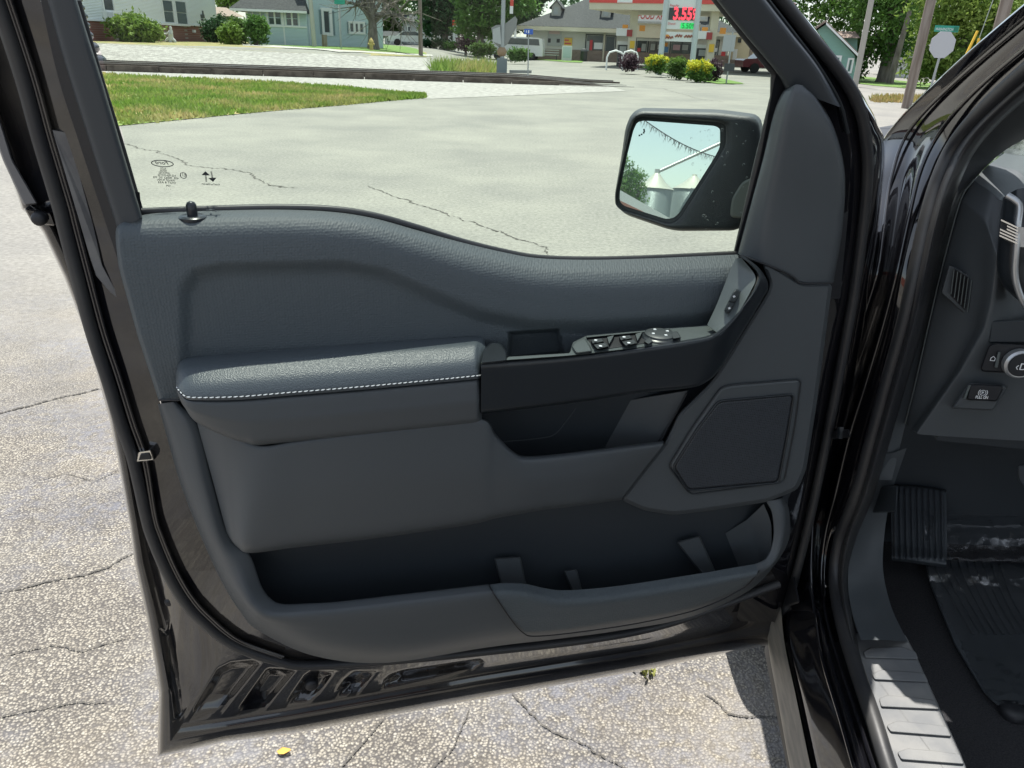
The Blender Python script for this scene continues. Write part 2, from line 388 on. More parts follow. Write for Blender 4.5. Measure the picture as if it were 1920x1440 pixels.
    fade = N.new('ShaderNodeMath'); fade.operation = 'MULTIPLY_ADD'; fade.inputs[1].default_value = -.85; fade.inputs[2].default_value = .95; L.new(mr.outputs[0], fade.inputs[0])
    bp = N.new('ShaderNodeBump'); bp.inputs['Distance'].default_value = .0042; L.new(inv.outputs[0], bp.inputs['Height']); L.new(fade.outputs[0], bp.inputs['Strength']); L.new(bp.outputs[0], b.inputs['Normal'])
    return m
gm = ground_mat()
def axis(lo, hi, a, b, step, ext):
    x = list(np.arange(a, b+1e-6, step)); 
    g = step
    while x[0] > lo: g *= ext; x.insert(0, max(lo, x[0]-g))
    g = step
    while x[-1] < hi: g *= ext; x.append(min(hi, x[-1]+g))
    return np.array(x)
xs = axis(-900, 900, -40, 40, 1.0, 1.35); ys = axis(-300, 1500, -6, 90, 1.0, 1.35)
X, Y = np.meshgrid(xs, ys); Zg = zt(X, Y); nx, ny = len(xs), len(ys)
V = np.stack([X, Y, Zg], -1).reshape(-1, 3)
mk('asphalt_road', V, [(j*nx+i, j*nx+i+1, (j+1)*nx+i+1, (j+1)*nx+i) for j in range(ny-1) for i in range(nx-1)], gm, None, 60, kind='structure')

def sheet(name, near, far, m, dz, nu=60, nv=14, kind='structure', mode='l', par=None):
    """ground sheet between two photo curves, following the terrain"""
    f = crom if mode == 's' else lin
    a = f(np.array([gp(*p) for p in near]), nu); b = f(np.array([gp(*p) for p in far]), nu)
    t = np.linspace(0, 1, nv)[:, None, None]; G = a*(1-t)+b*t; G[..., 2] = zt(G[..., 0], G[..., 1])+dz
    return mk(name, G.reshape(-1, 3), [(i*nu+j, i*nu+j+1, (i+1)*nu+j+1, (i+1)*nu+j) for i in range(nv-1) for j in range(nu-1)], m, par, 60, kind=kind), G
soil_g = mat('lawn_soil', (.14, .22, .045), .95, col2=(.30, .24, .11), nscale=.9, nlo=.42, nhi=.62, detail=6, bump=.6, bscale=30, bdist=.03)
soil_y = mat('dry_verge', (.16, .17, .05), .95, col2=(.26, .21, .10), nscale=2, bump=.6, bscale=30, bdist=.03)
lawn2 = mat('lawn_green', (.085, .16, .03), .95, col2=(.11, .19, .035), nscale=3, bump=.6, bscale=20, bdist=.03)
gravel_m = mat('pale_gravel', (.20, .19, .18), .9, col2=(.33, .32, .30), nscale=5, nlo=.35, nhi=.65, detail=10, bump=.8, bscale=16, bdist=.05)
concrete = mat('concrete', (.36, .35, .32), .85, col2=(.30, .29, .27), nscale=1.3, detail=6)
_, GG = sheet('grass_verge', [(60, 262), (228, 236), (320, 227), (430, 216), (540, 206), (640, 198), (720, 190), (790, 184)], [(60, 137), (195, 139), (320, 147), (440, 152), (540, 158), (640, 165), (730, 175), (795, 181)], soil_g, .012, 90, 20)
sheet('ballast_gravel', [(-80, 146), (195, 145), (430, 156), (640, 169), (800, 186), (930, 181), (1100, 174), (1175, 171)], [(-80, 96), (195, 100), (430, 112), (640, 122), (800, 132), (930, 141), (1060, 152), (1150, 164)], gravel_m, .008, 80, 16)
sheet('gravel_lane', [(-80, 98), (195, 102), (430, 114), (640, 124), (800, 134)], [(-80, 75), (195, 81), (430, 93), (560, 99), (690, 106), (800, 110)], gravel_m, .014, 70, 12)
sheet('far_lawn', [(-80, 76), (185, 82), (430, 94), (560, 100), (690, 107), (800, 107)], [(-80, 60), (185, 73), (430, 78), (500, 78), (690, 83), (800, 99)], soil_y, .020, 60, 14)
sheet('front_lawn', [(470, 84), (520, 86), (600, 92), (700, 97), (800, 103)], [(470, 70), (520, 72), (600, 76), (700, 82), (780, 92)], lawn2, .034, 40, 10)
sheet('sidewalk', [(455, 86), (540, 91), (640, 99), (760, 104), (812, 106)], [(455, 82), (540, 87), (640, 95), (760, 101), (810, 103)], concrete, .027, 40, 4)
sheet('weedy_verge', [(805, 134), (850, 138), (920, 141)], [(815, 127), (850, 125), (920, 128)], soil_y, .03, 20, 5)
sheet('shop_lawn', [(1205, 128), (1260, 140), (1310, 152), (1345, 158), (1395, 158)], [(1185, 124), (1240, 129), (1300, 140), (1345, 146), (1390, 156)], lawn2, .03, 30, 5)
sheet('shop_verge', [(995, 112), (1060, 117), (1090, 118)], [(1000, 107), (1060, 109), (1095, 115)], lawn2, .03, 20, 4)
sheet('dry_grass_island', [(1632, 187), (1660, 191), (1700, 193), (1760, 193)], [(1635, 183), (1665, 180), (1700, 181), (1765, 185)], soil_y, .02, 20, 5)
sheet('yard_lawn', [(1590, 155), (1640, 161), (1690, 165), (1800, 172)], [(1560, 138), (1640, 146), (1690, 152), (1800, 160)], lawn2, .02, 30, 6)

# grass blades on the near verge (uncountable: one object)
def blades(name, G, n, h, m, seed, par=None, wd=.012):
    r = np.random.RandomState(seed); nv_, nu_ = G.shape[:2]; mb_v = []; mb_f = []
    a = r.rand(n)*(nv_-1.001); b = r.rand(n)*(nu_-1.001)
    for i in range(n):
        p = G[int(a[i]), int(b[i])]*(1-a[i] % 1)+G[int(a[i])+1, int(b[i])]*(a[i] % 1)
        q = G[int(a[i]), int(b[i])+1]*(1-a[i] % 1)+G[int(a[i])+1, int(b[i])+1]*(a[i] % 1); p = p*(1-b[i] % 1)+q*(b[i] % 1)+A(r.randn()*.06, r.randn()*.10*(1+.02*p[1]), 0)
        hh = h*(.4+r.rand()*.9); an = r.rand()*6.28; d = A(math.cos(an), math.sin(an), 0)*wd*(1+p[1]*.05); le = A(r.randn(), r.randn(), 0)*hh*.35
        k = len(mb_v); mb_v += [p-d, p+d, p+le+A(0, 0, hh)]; mb_f.append((k, k+1, k+2))
    return mk(name, mb_v, mb_f, m, par, 0, kind='stuff')
blade_m = mat('grass_blades', (.185, .29, .05), .8, col2=(.46, .38, .17), nscale=.55, nlo=.42, nhi=.68, detail=6, trans=.35)
setp(blades('grass_blades', GG, 26000, .10, blade_m, 3, wd=.02), 'short patchy green and straw coloured grass on the verge before the tracks', 'grass')
Gd = np.array([[gp(x, y) for x in np.linspace(812, 930, 10)] for y in (126, 132, 139)])
setp(blades('weed_blades', Gd, 1500, .55, blade_m, 5, wd=.015), 'tall dry weeds growing beside the railway behind the rails', 'weeds')
Gi = np.array([[gp(x, y) for x in np.linspace(1636, 1765, 10)] for y in (182, 187, 192)])
dry_m = mat('dry_blades', (.36, .27, .11), .8, col2=(.24, .24, .07), nscale=2, trans=.3)
setp(blades('dry_grass_blades', Gi, 1600, .16, dry_m, 6, wd=.015), 'dry yellow grass round the foot of the wooden pole', 'grass')

# cracks in the paving
crack_m = mat('crack_dark', (.075, .07, .062), .95)  # one dark colour for the thin crack strips
def crack(pts, wid, seed):
    r = np.random.RandomState(seed); P = lin(np.array([gp(*p) for p in pts]), 60*len(pts)//2)
    k = np.cumsum(r.randn(len(P), 2)*.011, 0); k -= np.linspace(0, 1, len(P))[:, None]*k[-1]; sc_ = min(4, np.linalg.norm(P[0]-P[-1])*.5)
    P[:, :2] += k*sc_*.6; T = np.gradient(P, axis=0); T /= np.linalg.norm(T, axis=1)[:, None]; Nn = np.stack([-T[:, 1], T[:, 0], 0*T[:, 0]], 1)
    ww = wid*(.08+.75*r.rand(len(P))**1.6*ss(0, 6, np.arange(len(P)))*ss(0, 6, len(P)-1-np.arange(len(P))))[:, None]; a = P+Nn*ww; b = P-Nn*ww; V = np.vstack([a, b]); V[:, 2] += .004; n = len(P)
    return mk('pavement_crack', V, [(i, i+1, n+i+1, n+i) for i in range(n-1)], crack_m, None, 0, kind='structure')
crack([(-40, 782), (60, 760), (130, 742), (200, 725)], .012, 1)
crack([(-40, 1122), (60, 1104), (130, 1086), (190, 1070), (260, 1035)], .007, 2)
crack([(225, 268), (300, 281), (350, 296), (400, 315), (450, 327), (500, 348), (560, 352)], .022, 3)
crack([(690, 348), (760, 374), (850, 402), (930, 425), (985, 445), (1030, 480)], .016, 4)
crack([(-30, 1350), (60, 1336), (140, 1322), (200, 1318)], .004, 5)
crack([(640, 1440), (680, 1395), (720, 1350)], .004, 6)
crack([(880, 1330), (850, 1400), (800, 1450)], .004, 7)
crack([(1320, 1300), (1370, 1340), (1450, 1350), (1500, 1345)], .005, 9)
crack([(60, 905), (120, 890), (180, 905), (225, 880)], .004, 23)
crack([(10, 1230), (90, 1212), (150, 1225), (240, 1195)], .0045, 24)
crack([(960, 1300), (1010, 1360), (1100, 1400), (1180, 1445)], .004, 25)
crack([(1240, 165), (1310, 185), (1360, 192)], .03, 10)

# ------------------------------------------------------------------ the pickup truck with its open door
TB = TW(.36, 1.25, 0)
truck = thing('pickup_truck', 'black pickup truck in the foreground with its driver door swung wide open', 'pickup truck', TB)
# --- steel door shell
SIL = [(-115, -60), (-50, 130), (-4, 260), (40, 392), (62, 410), (80, 436), (120, 520), (158, 620), (184, 710), (206, 790), (222, 870), (243, 985), (253, 1060), (275, 1160), (292, 1255), (298, 1300), (295, 1420), (420, 1392), (549, 1375), (900, 1311), (1210, 1256), (1476, 1202)]
HEM = [(-104, -60), (-39, 130), (7, 260), (50, 386), (72, 404), (91, 432), (131, 515), (169, 617), (195, 707), (217, 788), (232, 868), (251, 983), (262, 1056), (285, 1156), (303, 1250), (310, 1295), (309, 1403), (422, 1376), (549, 1356), (900, 1294), (1210, 1241), (1470, 1190)]
HE2 = [(-98, -60), (-33, 130), (13, 260), (58, 384), (80, 402), (99, 430), (139, 512), (176, 614), (202, 705), (223, 786), (238, 866), (257, 981), (268, 1053), (292, 1152), (311, 1245), (319, 1290), (322, 1388), (424, 1368), (549, 1348), (900, 1286), (1210, 1234), (1468, 1184)]
INN = [(-90, -60), (-24, 130), (22, 260), (66, 382), (90, 400), (108, 428), (146, 510), (183, 612), (209, 703), (231, 784), (246, 862), (266, 978), (278, 1048), (303, 1146), (328, 1240), (341, 1282), (346, 1352), (430, 1342), (549, 1322), (900, 1258), (1210, 1210), (1464, 1160)]
WSP = [(-25, -60), (38, 130), (74, 260), (115, 400), (121, 425), (130, 460), (143, 510), (172, 620), (200, 705), (226, 790), (250, 862), (274, 968), (286, 1008), (312, 1070), (342, 1122), (375, 1160), (432, 1206), (515, 1237), (600, 1247), (900, 1222), (1210, 1180), (1460, 1095)]
TRI = [(60, -60), (110, 130), (150, 260), (200, 400), (210, 425), (222, 460), (238, 510), (258, 600), (285, 700), (310, 790), (335, 870), (375, 975), (390, 1010), (420, 1070), (450, 1110), (480, 1140), (520, 1165), (580, 1190), (660, 1205), (900, 1185), (1210, 1150), (1440, 1060)]
HEM = [(a[0]+.4*(b[0]-a[0]), a[1]+.4*(b[1]-a[1])) for a, b in zip(SIL, HEM)]
def wz(P, d): return [(x, y, d) for x, y in P]
REC = [[(364, 1328), (408, 1254), (432, 1242), (477, 1237), (488, 1244), (432, 1314), (426, 1322), (367, 1330)],
       [(446, 1331), (498, 1256), (505, 1253), (556, 1256), (506, 1318), (498, 1326)],
       [(539, 1314), (570, 1267), (584, 1257), (628, 1260), (599, 1300), (584, 1308)],
       [(628, 1300), (646, 1274), (664, 1259), (706, 1259), (683, 1287), (677, 1293)],
       [(713, 1284), (732, 1265), (756, 1257), (900, 1236), (905, 1244), (880, 1256), (721, 1285)]]
def shell_disp(x, y):
    d = np.zeros_like(x)
    for P in REC: d -= .020*ss(3, -13, polysd(P, x, y))
    d -= .006*ss(4, -4, polysd([(300, 1180), (318, 1190), (345, 1340), (330, 1345)], x, y))
    return d
shell = loft('door_shell', [wz(SIL, -.03), wz(SIL, -.010), wz(HEM, .006), wz(HE2, .011), wz(INN, -.001), wz(WSP, .03), wz(TRI, .05)], paint_d, truck, nu=1300, mode='l',
     fil=[0, .4, .4, .4, .35, .1, 0], subs=[1, 2, 2, 4, 30, 4], disp=shell_disp, smooth=60, label='dusty black painted inner steel of the open driver door')
ptube('weatherstrip', [(x, y, .040) for x, y in WSP], .0078, rubber, shell, n=260, mode='s')
off = lambda P, dx, dy: [(x+dx, y+dy) for x, y in P]
ptube('flange', [(x+19-6*(i > 10), y-4*(i > 10), .041) for i, (x, y) in enumerate(WSP[:18])], .0028, paint, shell, n=160)
ptube('flange', [(x+25-8*(i > 10), y-6*(i > 10), .043) for i, (x, y) in enumerate(WSP[:18])], .0022, paint_d, shell, n=160)
# outer pillar applique, bracket and bolts on the trailing edge
plate('edge_applique', [(-100, 0), (-70, 0), (24, 300), (72, 383), (45, 386), (5, 300)], -.01, .02, mat('satin_edge_reflection', (.15, .15, .155), .38), shell, r=6, bev=3)  # applique grey is raised to stand in for its reflection
plate('edge_bracket', [(44, 390), (96, 398), (106, 425), (60, 418)], -.01, .022, paint_d, shell, r=6, bev=3)
def knob(name, px, py, w0, w1, r, m, par, mp=mD, dome=.6, n=16):
    p = mp(A(px), A(py), A(w0))[0]; q = mp(A(px), A(py), A(w1))[0]
    ax = ew if mp is mD else ez
    h = w1-w0
    return MB().lathe(p, [(r, 0), (r, h*.6), (r*.8, h*.9), (r*.35, h)], n, ax).build(name, m, par, 50)
knob('bolt', 76, 408, .02, .032, .008, matte_bk, shell); knob('bolt', 319, 1122, .005, .017, .007, matte_bk, shell); knob('bolt', 584, 1279, .0, .012, .011, matte_bk, shell)
plate('reflection_strip', [(97, 243), (131, 249), (150, 330), (175, 420), (192, 497), (215, 540), (242, 568), (236, 573), (205, 547), (180, 517), (168, 482), (140, 385)], .032, .0435, mat('reflection_grey', (.10, .10, .105), .45, col2=(.15, .15, .15), nscale=20), shell, r=2, bev=1)  # ground reflection in the black paint, put in as a lighter grey plate
# latch slot
plate('door_latch', [(258, 846), (283, 842), (290, 864), (254, 868)], .02, .05, chrome, shell, r=4, bev=3)
plate('latch_mouth', [(263, 852), (280, 850), (285, 861), (260, 863)], .05, .052, matte_bk, shell, r=2, bev=1)
# --- window frame
MG = mD
plate('window_glass', [(120, -70), (1310, -70), (1345, 0), (1405, 72), (1462, 138), (1440, 300), (1392, 500), (1100, 505), (1000, 502), (900, 485), (800, 455), (700, 425), (600, 412), (260, 412), (232, 260), (190, 100)], .028, .032, glass, truck, r=2, bev=0, smooth=0, label='green tinted door window glass')
frame = loft('window_frame', [[(62, -70, .03), (110, 130, .03), (150, 260, .03), (200, 412, .03), (228, 500, .035), (262, 600, .04)], [(62, -70, .05), (105, 130, .05), (146, 260, .05), (196, 412, .05), (225, 500, .05), (258, 600, .05)],
      [(85, -70, .055), (128, 130, .055), (170, 260, .055), (218, 412, .055), (245, 500, .055), (275, 600, .055)]], matte_bk, truck, nu=60)
loft('rear_frame_trim', [[(70, -70, .05), (116, 100, .05), (166, 260, .05), (220, 430, .05)], [(72, -70, .085), (118, 100, .085), (168, 260, .085), (222, 430, .085)], [(122, -70, .09), (158, 50, .09), (188, 145, .09), (228, 280, .09), (266, 408, .09)], [(124, -70, .03), (160, 50, .03), (190, 145, .03), (230, 280, .03), (268, 408, .03)]],
     frame_bk, frame, nu=50, fil=[0, .25, .2, 0], sub=3)
loft('front_frame_trim', [[(1292, -70, .03), (1343, 0, .03), (1400, 70, .03), (1456, 138, .03), (1470, 170, .03)], [(1294, -70, .07), (1345, 0, .07), (1402, 70, .07), (1458, 136, .07), (1478, 165, .07)], [(1380, -70, .085), (1434, 0, .085), (1482, 62, .085), (1532, 126, .085), (1572, 200, .085)], [(1384, -70, .05), (1438, 0, .05), (1486, 62, .05), (1536, 126, .05), (1578, 200, .05)]],
     frame_bk, frame, nu=50, fil=[0, .2, .2, 0])
loft('front_frame_steel', [[(1374, -70, .048), (1428, 0, .048), (1476, 62, .048), (1524, 126, .048), (1545, 185, .048), (1530, 250, .048), (1520, 340, .048), (1500, 540, .045), (1480, 700, .045), (1440, 930, .042), (1400, 1080, .035), (1380, 1165, .02)], [(1384, -70, .05), (1438, 0, .05), (1486, 62, .05), (1534, 126, .05), (1570, 185, .05), (1588, 250, .05), (1592, 340, .05), (1572, 540, .045), (1545, 700, .04), (1505, 930, .04), (1470, 1080, .03), (1450, 1165, .02)],
     [(1402, -70, .045), (1456, 0, .045), (1500, 58, .045), (1552, 124, .045), (1592, 185, .045), (1610, 250, .045), (1614, 340, .045), (1596, 530, .04), (1568, 700, .03), (1520, 930, .02), (1485, 1080, .01), (1460, 1175, .0)],
     [(1425, -70, .03), (1480, 0, .03), (1522, 47, .03), (1590, 140, .03), (1622, 189, .03), (1644, 233, .03), (1656, 290, .03), (1636, 500, .02), (1600, 700, .01), (1545, 930, -.01), (1500, 1080, -.02), (1478, 1200, -.03)],
     [(1427, -70, -.03), (1482, 0, -.03), (1524, 47, -.03), (1592, 140, -.03), (1624, 189, -.03), (1646, 233, -.03), (1660, 290, -.03), (1640, 500, -.04), (1604, 700, -.04), (1549, 930, -.05), (1504, 1080, -.05), (1480, 1202, -.05)]],
     paint, frame, nu=110, fil=[0, .2, .3, .35, 0], sub=3)
plate('sail_backing', [(1380, 560), (1378, 470), (1425, 300), (1452, 150), (1462, 128), (1535, 118), (1575, 190), (1592, 260), (1596, 340), (1575, 560)], .028, .046, matte_bk, frame, r=3, bev=0)
plate('corner_backing', [(205, 360), (262, 360), (272, 470), (225, 470)], .04, .052, matte_bk, frame, r=2, bev=0)
ptube('frame_weatherstrip', [(1412, -60, .052), (1466, 0, .052), (1512, 58, .052), (1566, 124, .052), (1604, 185, .052), (1622, 250, .052), (1626, 340, .05), (1606, 520, .045), (1574, 700, .04), (1528, 930, .03), (1492, 1080, .02), (1466, 1170, .01)], .008, rubber, frame, n=120)
ptube('frame_bead', [(1386, -70, .056), (1440, 0, .056), (1488, 62, .056), (1536, 126, .056), (1574, 192, .056), (1590, 250, .056)], .0025, satin, frame, n=60)
ptube('glass_run', [(1300, -60, .036), (1345, 0, .036), (1402, 72, .036), (1453, 136, .036), (1452, 180, .036), (1420, 310, .036), (1383, 472, .036)], .0055, rubber, frame, n=80, mode='l')
ptube('glass_run', [(145, 0, .036), (186, 140, .036), (226, 268, .036), (264, 398, .036)], .0035, rubber, frame, n=50)
BELT = [(262, 398), (400, 393), (520, 390), (620, 393), (700, 405), (780, 427), (860, 452), (940, 472), (1010, 484), (1100, 487), (1200, 485), (1388, 476)]
ptube('belt_seal', [(x, y, .046) for x, y in BELT], .0048, rubber, frame, n=100)

# --- inner trim of the door
TRO = [(222, 445), (262, 432), (620, 432), (700, 445), (780, 470), (860, 495), (940, 515), (1010, 528), (1380, 520), (1440, 518), (1500, 530), (1556, 545), (1540, 660), (1522, 770), (1500, 890), (1478, 935), (1474, 1005), (1446, 1056), (1388, 1108), (1300, 1146), (1150, 1177), (1000, 1196), (900, 1207), (800, 1222), (700, 1232), (640, 1230), (580, 1214), (520, 1184), (472, 1150), (436, 1108), (405, 1055), (370, 978), (340, 900), (315, 810), (300, 748), (280, 670), (255, 580)]
trim = plate('door_trim', TRO, .046, .062, trim_dk, truck, r=4, bev=3, label='dark grey plastic door card with armrest and storage pocket')
def addl(rows):
    o = []
    for r, d in rows:
        q = [(x, y, d) for x, y in r]; x, y = r[0]; q[0] = (x+9, y, d); o.append([(x, y, .05), (x+1, y, d-.016)] + q)
    return o
U = addl([([(252, 404), (300, 399), (400, 395), (520, 393), (620, 397), (700, 409), (780, 431), (860, 453), (940, 472), (1010, 484), (1100, 487), (1200, 485), (1386, 477)], .052),
 ([(228, 412), (290, 413), (400, 411), (520, 409), (620, 413), (700, 425), (780, 447), (860, 472), (940, 492), (1010, 504), (1100, 508), (1200, 507), (1386, 498)], .082),
 ([(214, 430), (285, 440), (400, 438), (520, 436), (620, 440), (700, 452), (780, 474), (860, 499), (940, 519), (1010, 531), (1100, 536), (1200, 534), (1384, 524)], .099),
 ([(222, 500), (300, 520), (400, 520), (520, 520), (620, 520), (700, 530), (780, 545), (860, 565), (940, 580), (1010, 588), (1100, 590), (1200, 588), (1374, 560)], .104),
 ([(258, 630), (330, 650), (420, 650), (520, 650), (620, 650), (700, 650), (780, 645), (860, 640), (940, 635), (1010, 632), (1100, 630), (1200, 622), (1350, 605)], .104),
 ([(297, 749), (350, 750), (420, 745), (520, 740), (620, 735), (700, 730), (780, 722), (860, 715), (940, 705), (1010, 690), (1100, 680), (1200, 670), (1340, 640)], .098)])
POC = [(348, 780), (346, 545), (368, 512), (420, 502), (640, 498), (720, 512), (800, 548), (900, 590), (1000, 610), (1100, 612), (1300, 600), (1420, 580), (1420, 780)]
CUP = [(955, 624), (1046, 618), (1058, 672), (952, 676)]
def up_disp(x, y): return -.010*ss(14, -16, polysd(POC, x, y)) - .022*ss(3, -4, polysd(CUP, x, y))
loft('upper_trim', U, trim_tex, trim, nu=260, fil=[0, .3, .45, .2, 0, 0], subs=[4, 4, 14, 26, 20], disp=up_disp, smooth=60)
plate('cup_liner', [(957, 628), (1044, 622), (1052, 668), (954, 672)], .064, .069, trim_dk, trim, r=5, bev=1)
# armrest
PB = [(330, 706, .105), (331, 690, .105), (345, 674, .104), (420, 667, .104), (513, 660, .104), (700, 646, .104), (884, 633, .104), (902, 634, .104), (910, 642, .106)]
PM = [(330, 712, .125), (334, 698, .132), (352, 690, .138), (430, 682, .142), (530, 673, .142), (700, 660, .142), (884, 645, .142), (900, 648, .14), (910, 652, .135)]
PC = [(330, 718, .140), (338, 718, .152), (362, 719, .164), (440, 712, .168), (535, 705, .168), (700, 692, .168), (884, 674, .168), (896, 675, .166), (906, 677, .158)]
PS = [(330, 721, .145), (336, 731, .158), (358, 744, .172), (440, 743, .178), (541, 735, .178), (700, 722, .178), (888, 704, .178), (897, 703, .176), (902, 702, .165)]
PS2 = [(331, 725, .144), (338, 736, .156), (360, 750, .170), (440, 750, .175), (541, 742, .175), (700, 729, .175), (888, 711, .175), (897, 710, .173), (902, 709, .163)]
loft('armrest_pad', [[(x, y-6, .08) for x, y, d in PB], PB, PM, PC, PS, PS2], leather, trim, nu=160, fil=[0, .4, .3, .5, .3, 0], sub=4, smooth=70)
AL0 = [(x, y+1.5, d-.002) for x, y, d in PS2]
AB = [(334, 742, .14), (344, 760, .15), (372, 792, .158), (455, 828, .166), (493, 833, .168), (700, 813, .168), (889, 793, .168), (897, 791, .166), (904, 790, .155)]
AM = [((a[0]+b[0])/2, (a[1]+b[1])/2, (a[2]+b[2])/2+.005) for a, b in zip(AL0, AB)]
loft('armrest_side', [[(x, y-3, d-.01) for x, y, d in AL0], AL0, AM, AB, [(x+2, y+4, .10) for x, y, d in AB]], trim_pl, trim, nu=160, fil=[0, .4, 0, .25, 0], sub=4, smooth=60)
# stitches along the armrest seam
P = crom(PS, 400); W = mD(P[:, 0], P[:, 1]+1.5, P[:, 2]+.0008); dist = np.concatenate([[0], np.cumsum(np.linalg.norm(np.diff(W, axis=0), axis=1))])
stm = None; kst = 0; pos = .004
while pos+.0045 < dist[-1]:
    a = A(*[np.interp(pos, dist, W[:, j]) for j in range(3)]); b = A(*[np.interp(pos+.0044, dist, W[:, j]) for j in range(3)]); b[2] += .0006
    MB().tube([a, (a+b)/2+ew*.0006, b], [.0004, .00075, .0004], 5).build('stitch', stitch_m, trim, 60); pos += .0062; kst += 1
# central bolster with the upper map slot rim
B0 = [(366, 780, .10), (420, 805, .13), (484, 835, .15), (560, 826, .155), (700, 808, .158), (903, 786, .158), (930, 815, .156), (962, 847, .154), (990, 856, .152), (1060, 850, .146), (1140, 840, .138), (1244, 827, .124)]
B1 = [(x, y+8*(i > 5), d+.004) for i, (x, y, d) in enumerate(B0)]
B2 = [(396, 890, .108), (432, 910, .135), (480, 935, .158), (560, 925, .160), (700, 905, .162), (895, 890, .162), (930, 892, .160), (970, 905, .158), (1010, 905, .156), (1070, 897, .150), (1130, 890, .142), (1215, 870, .122)]
B3 = [(424, 995, .112), (440, 1015, .135), (470, 1026, .152), (560, 1015, .152), (700, 1000, .150), (880, 975, .148), (930, 963, .148), (980, 955, .146), (1020, 950, .142), (1070, 945, .138), (1110, 940, .130), (1168, 932, .114)]
B4 = [(428, 1008, .10), (445, 1026, .12), (470, 1037, .135), (560, 1026, .135), (700, 1010, .132), (880, 984, .128), (930, 972, .128), (980, 963, .126), (1020, 956, .122), (1070, 950, .118), (1110, 945, .112), (1166, 937, .10)]
loft('lower_bolster', [[(x, y-1, .06) for x, y, d in B0], [(x, y, d-.005) for x, y, d in B0], B1, B2, B3, B4, [(x, y, .062) for x, y, d in B4]], trim_pl, trim, nu=160, fil=[0, .1, .4, .3, .35, .35, 0], subs=[2, 2, 6, 6, 3, 3], smooth=60)
plate('slot_end_wall', [(1172, 750), (1292, 730), (1240, 832), (1120, 842)], .05, .084, trim_pl, trim, r=4, bev=2, tilt=lambda x, y: np.minimum((x-.55*(842-y)-1225)/110, 0)*.026)
ptube('slot_seam', [(1288, 738, .087), (1262, 785, .086), (1234, 828, .086)], .0011, matte_bk, trim, n=20)
ptube('slot_rubber_seam', [(900, 832, .0625), (1010, 822, .0625), (1040, 814, .0625), (1060, 792, .0625), (1080, 765, .0625)], .0008, trim_pl, trim, n=30)
# pocket front and left column
RI = [(332, 752, .092), (372, 800, .10), (398, 900, .105), (430, 1005, .108), (468, 1040, .112), (490, 1098, .118), (508, 1122, .122), (532, 1132, .126), (600, 1130, .13), (760, 1113, .13), (918, 1095, .13), (950, 1092, .13), (985, 1094, .13), (1020, 1102, .13), (1060, 1106, .13), (1150, 1099, .13), (1290, 1078, .13), (1418, 1056, .126), (1440, 1040, .12), (1450, 1005, .112), (1448, 965, .104), (1437, 940, .096)]
RM = [(322, 754, .096), (352, 810, .106), (376, 905, .112), (406, 1010, .116), (436, 1062, .122), (456, 1110, .134), (476, 1142, .142), (510, 1159, .146), (600, 1155, .148), (760, 1137, .148), (912, 1118, .148), (950, 1114, .148), (985, 1117, .148), (1020, 1126, .148), (1060, 1131, .148), (1150, 1124, .148), (1290, 1102, .146), (1426, 1074, .138), (1458, 1050, .13), (1470, 1005, .118), (1470, 962, .108), (1460, 936, .098)]
RL = [(298, 757, .088), (316, 812, .090), (341, 900, .092), (372, 980, .094), (404, 1052, .098), (430, 1100, .104), (455, 1135, .112), (490, 1170, .118), (590, 1212, .122), (740, 1226, .122), (900, 1200, .120), (950, 1193, .120), (985, 1189, .120), (1020, 1185, .120), (1060, 1180, .118), (1150, 1168, .116), (1290, 1141, .112), (1400, 1095, .108), (1448, 1052, .104), (1474, 1005, .1), (1476, 962, .096), (1466, 934, .092)]
RO_ = [(296, 758, .05), (311, 812, .05), (336, 900, .05), (366, 980, .05), (398, 1054, .052), (424, 1106, .054), (450, 1146, .056), (484, 1182, .058), (586, 1229, .06), (720, 1243, .06), (900, 1216, .06), (950, 1209, .06), (985, 1205, .06), (1020, 1201, .06), (1060, 1196, .06), (1150, 1184, .06), (1290, 1158, .06), (1400, 1110, .06), (1452, 1060, .06), (1480, 1008, .06), (1480, 960, .06), (1469, 932, .06)]
RB = [(x, y+14*(i > 6 and i < 18), .062) for i, (x, y, d) in enumerate(RI)]
loft('pocket_front', [RB, [(x, y+1, d-.004) for x, y, d in RI], RI, RM, RL, RO_], trim_pl, trim, nu=300, fil=[0, .2, .4, .4, .4, 0], sub=4, smooth=60)
ptube('trim_seam', [(298, 750, .098), (318, 750, .103), (338, 750, .105)], .0012, matte_bk, trim, n=12)
IN = [[(918, 1097), (944, 1094), (985, 1095.5), (1020, 1103), (1060, 1107), (1150, 1100), (1290, 1079), (1418, 1057)], [(930, 1117), (960, 1115), (990, 1118), (1020, 1126), (1060, 1131), (1150, 1124), (1290, 1102), (1422, 1076)], [(958, 1158), (985, 1157), (1005, 1157), (1030, 1157), (1065, 1155), (1150, 1145), (1290, 1121), (1404, 1090)], [(984, 1184), (1002, 1184), (1018, 1183), (1038, 1181), (1072, 1177), (1150, 1165), (1285, 1140), (1390, 1102)]]
loft('pocket_insert', [wz(IN[0], .1315), wz(IN[1], .1515), wz(IN[2], .138), wz(IN[3], .1235), [(x, y+3, .112) for x, y in IN[3]]], trim_tex, trim, nu=120, fil=[0, .4, .1, .2, 0], sub=4, mode='s', smooth=60)
ptube('insert_seam', [(917, 1096, .1325), (928, 1117, .1512), (956, 1159, .1385), (980, 1186, .1245), (1002, 1193, .118), (1080, 1186, .115), (1200, 1168, .113), (1310, 1142, .113), (1392, 1104, .116), (1424, 1070, .138)], .0010, matte_bk, trim, n=90)
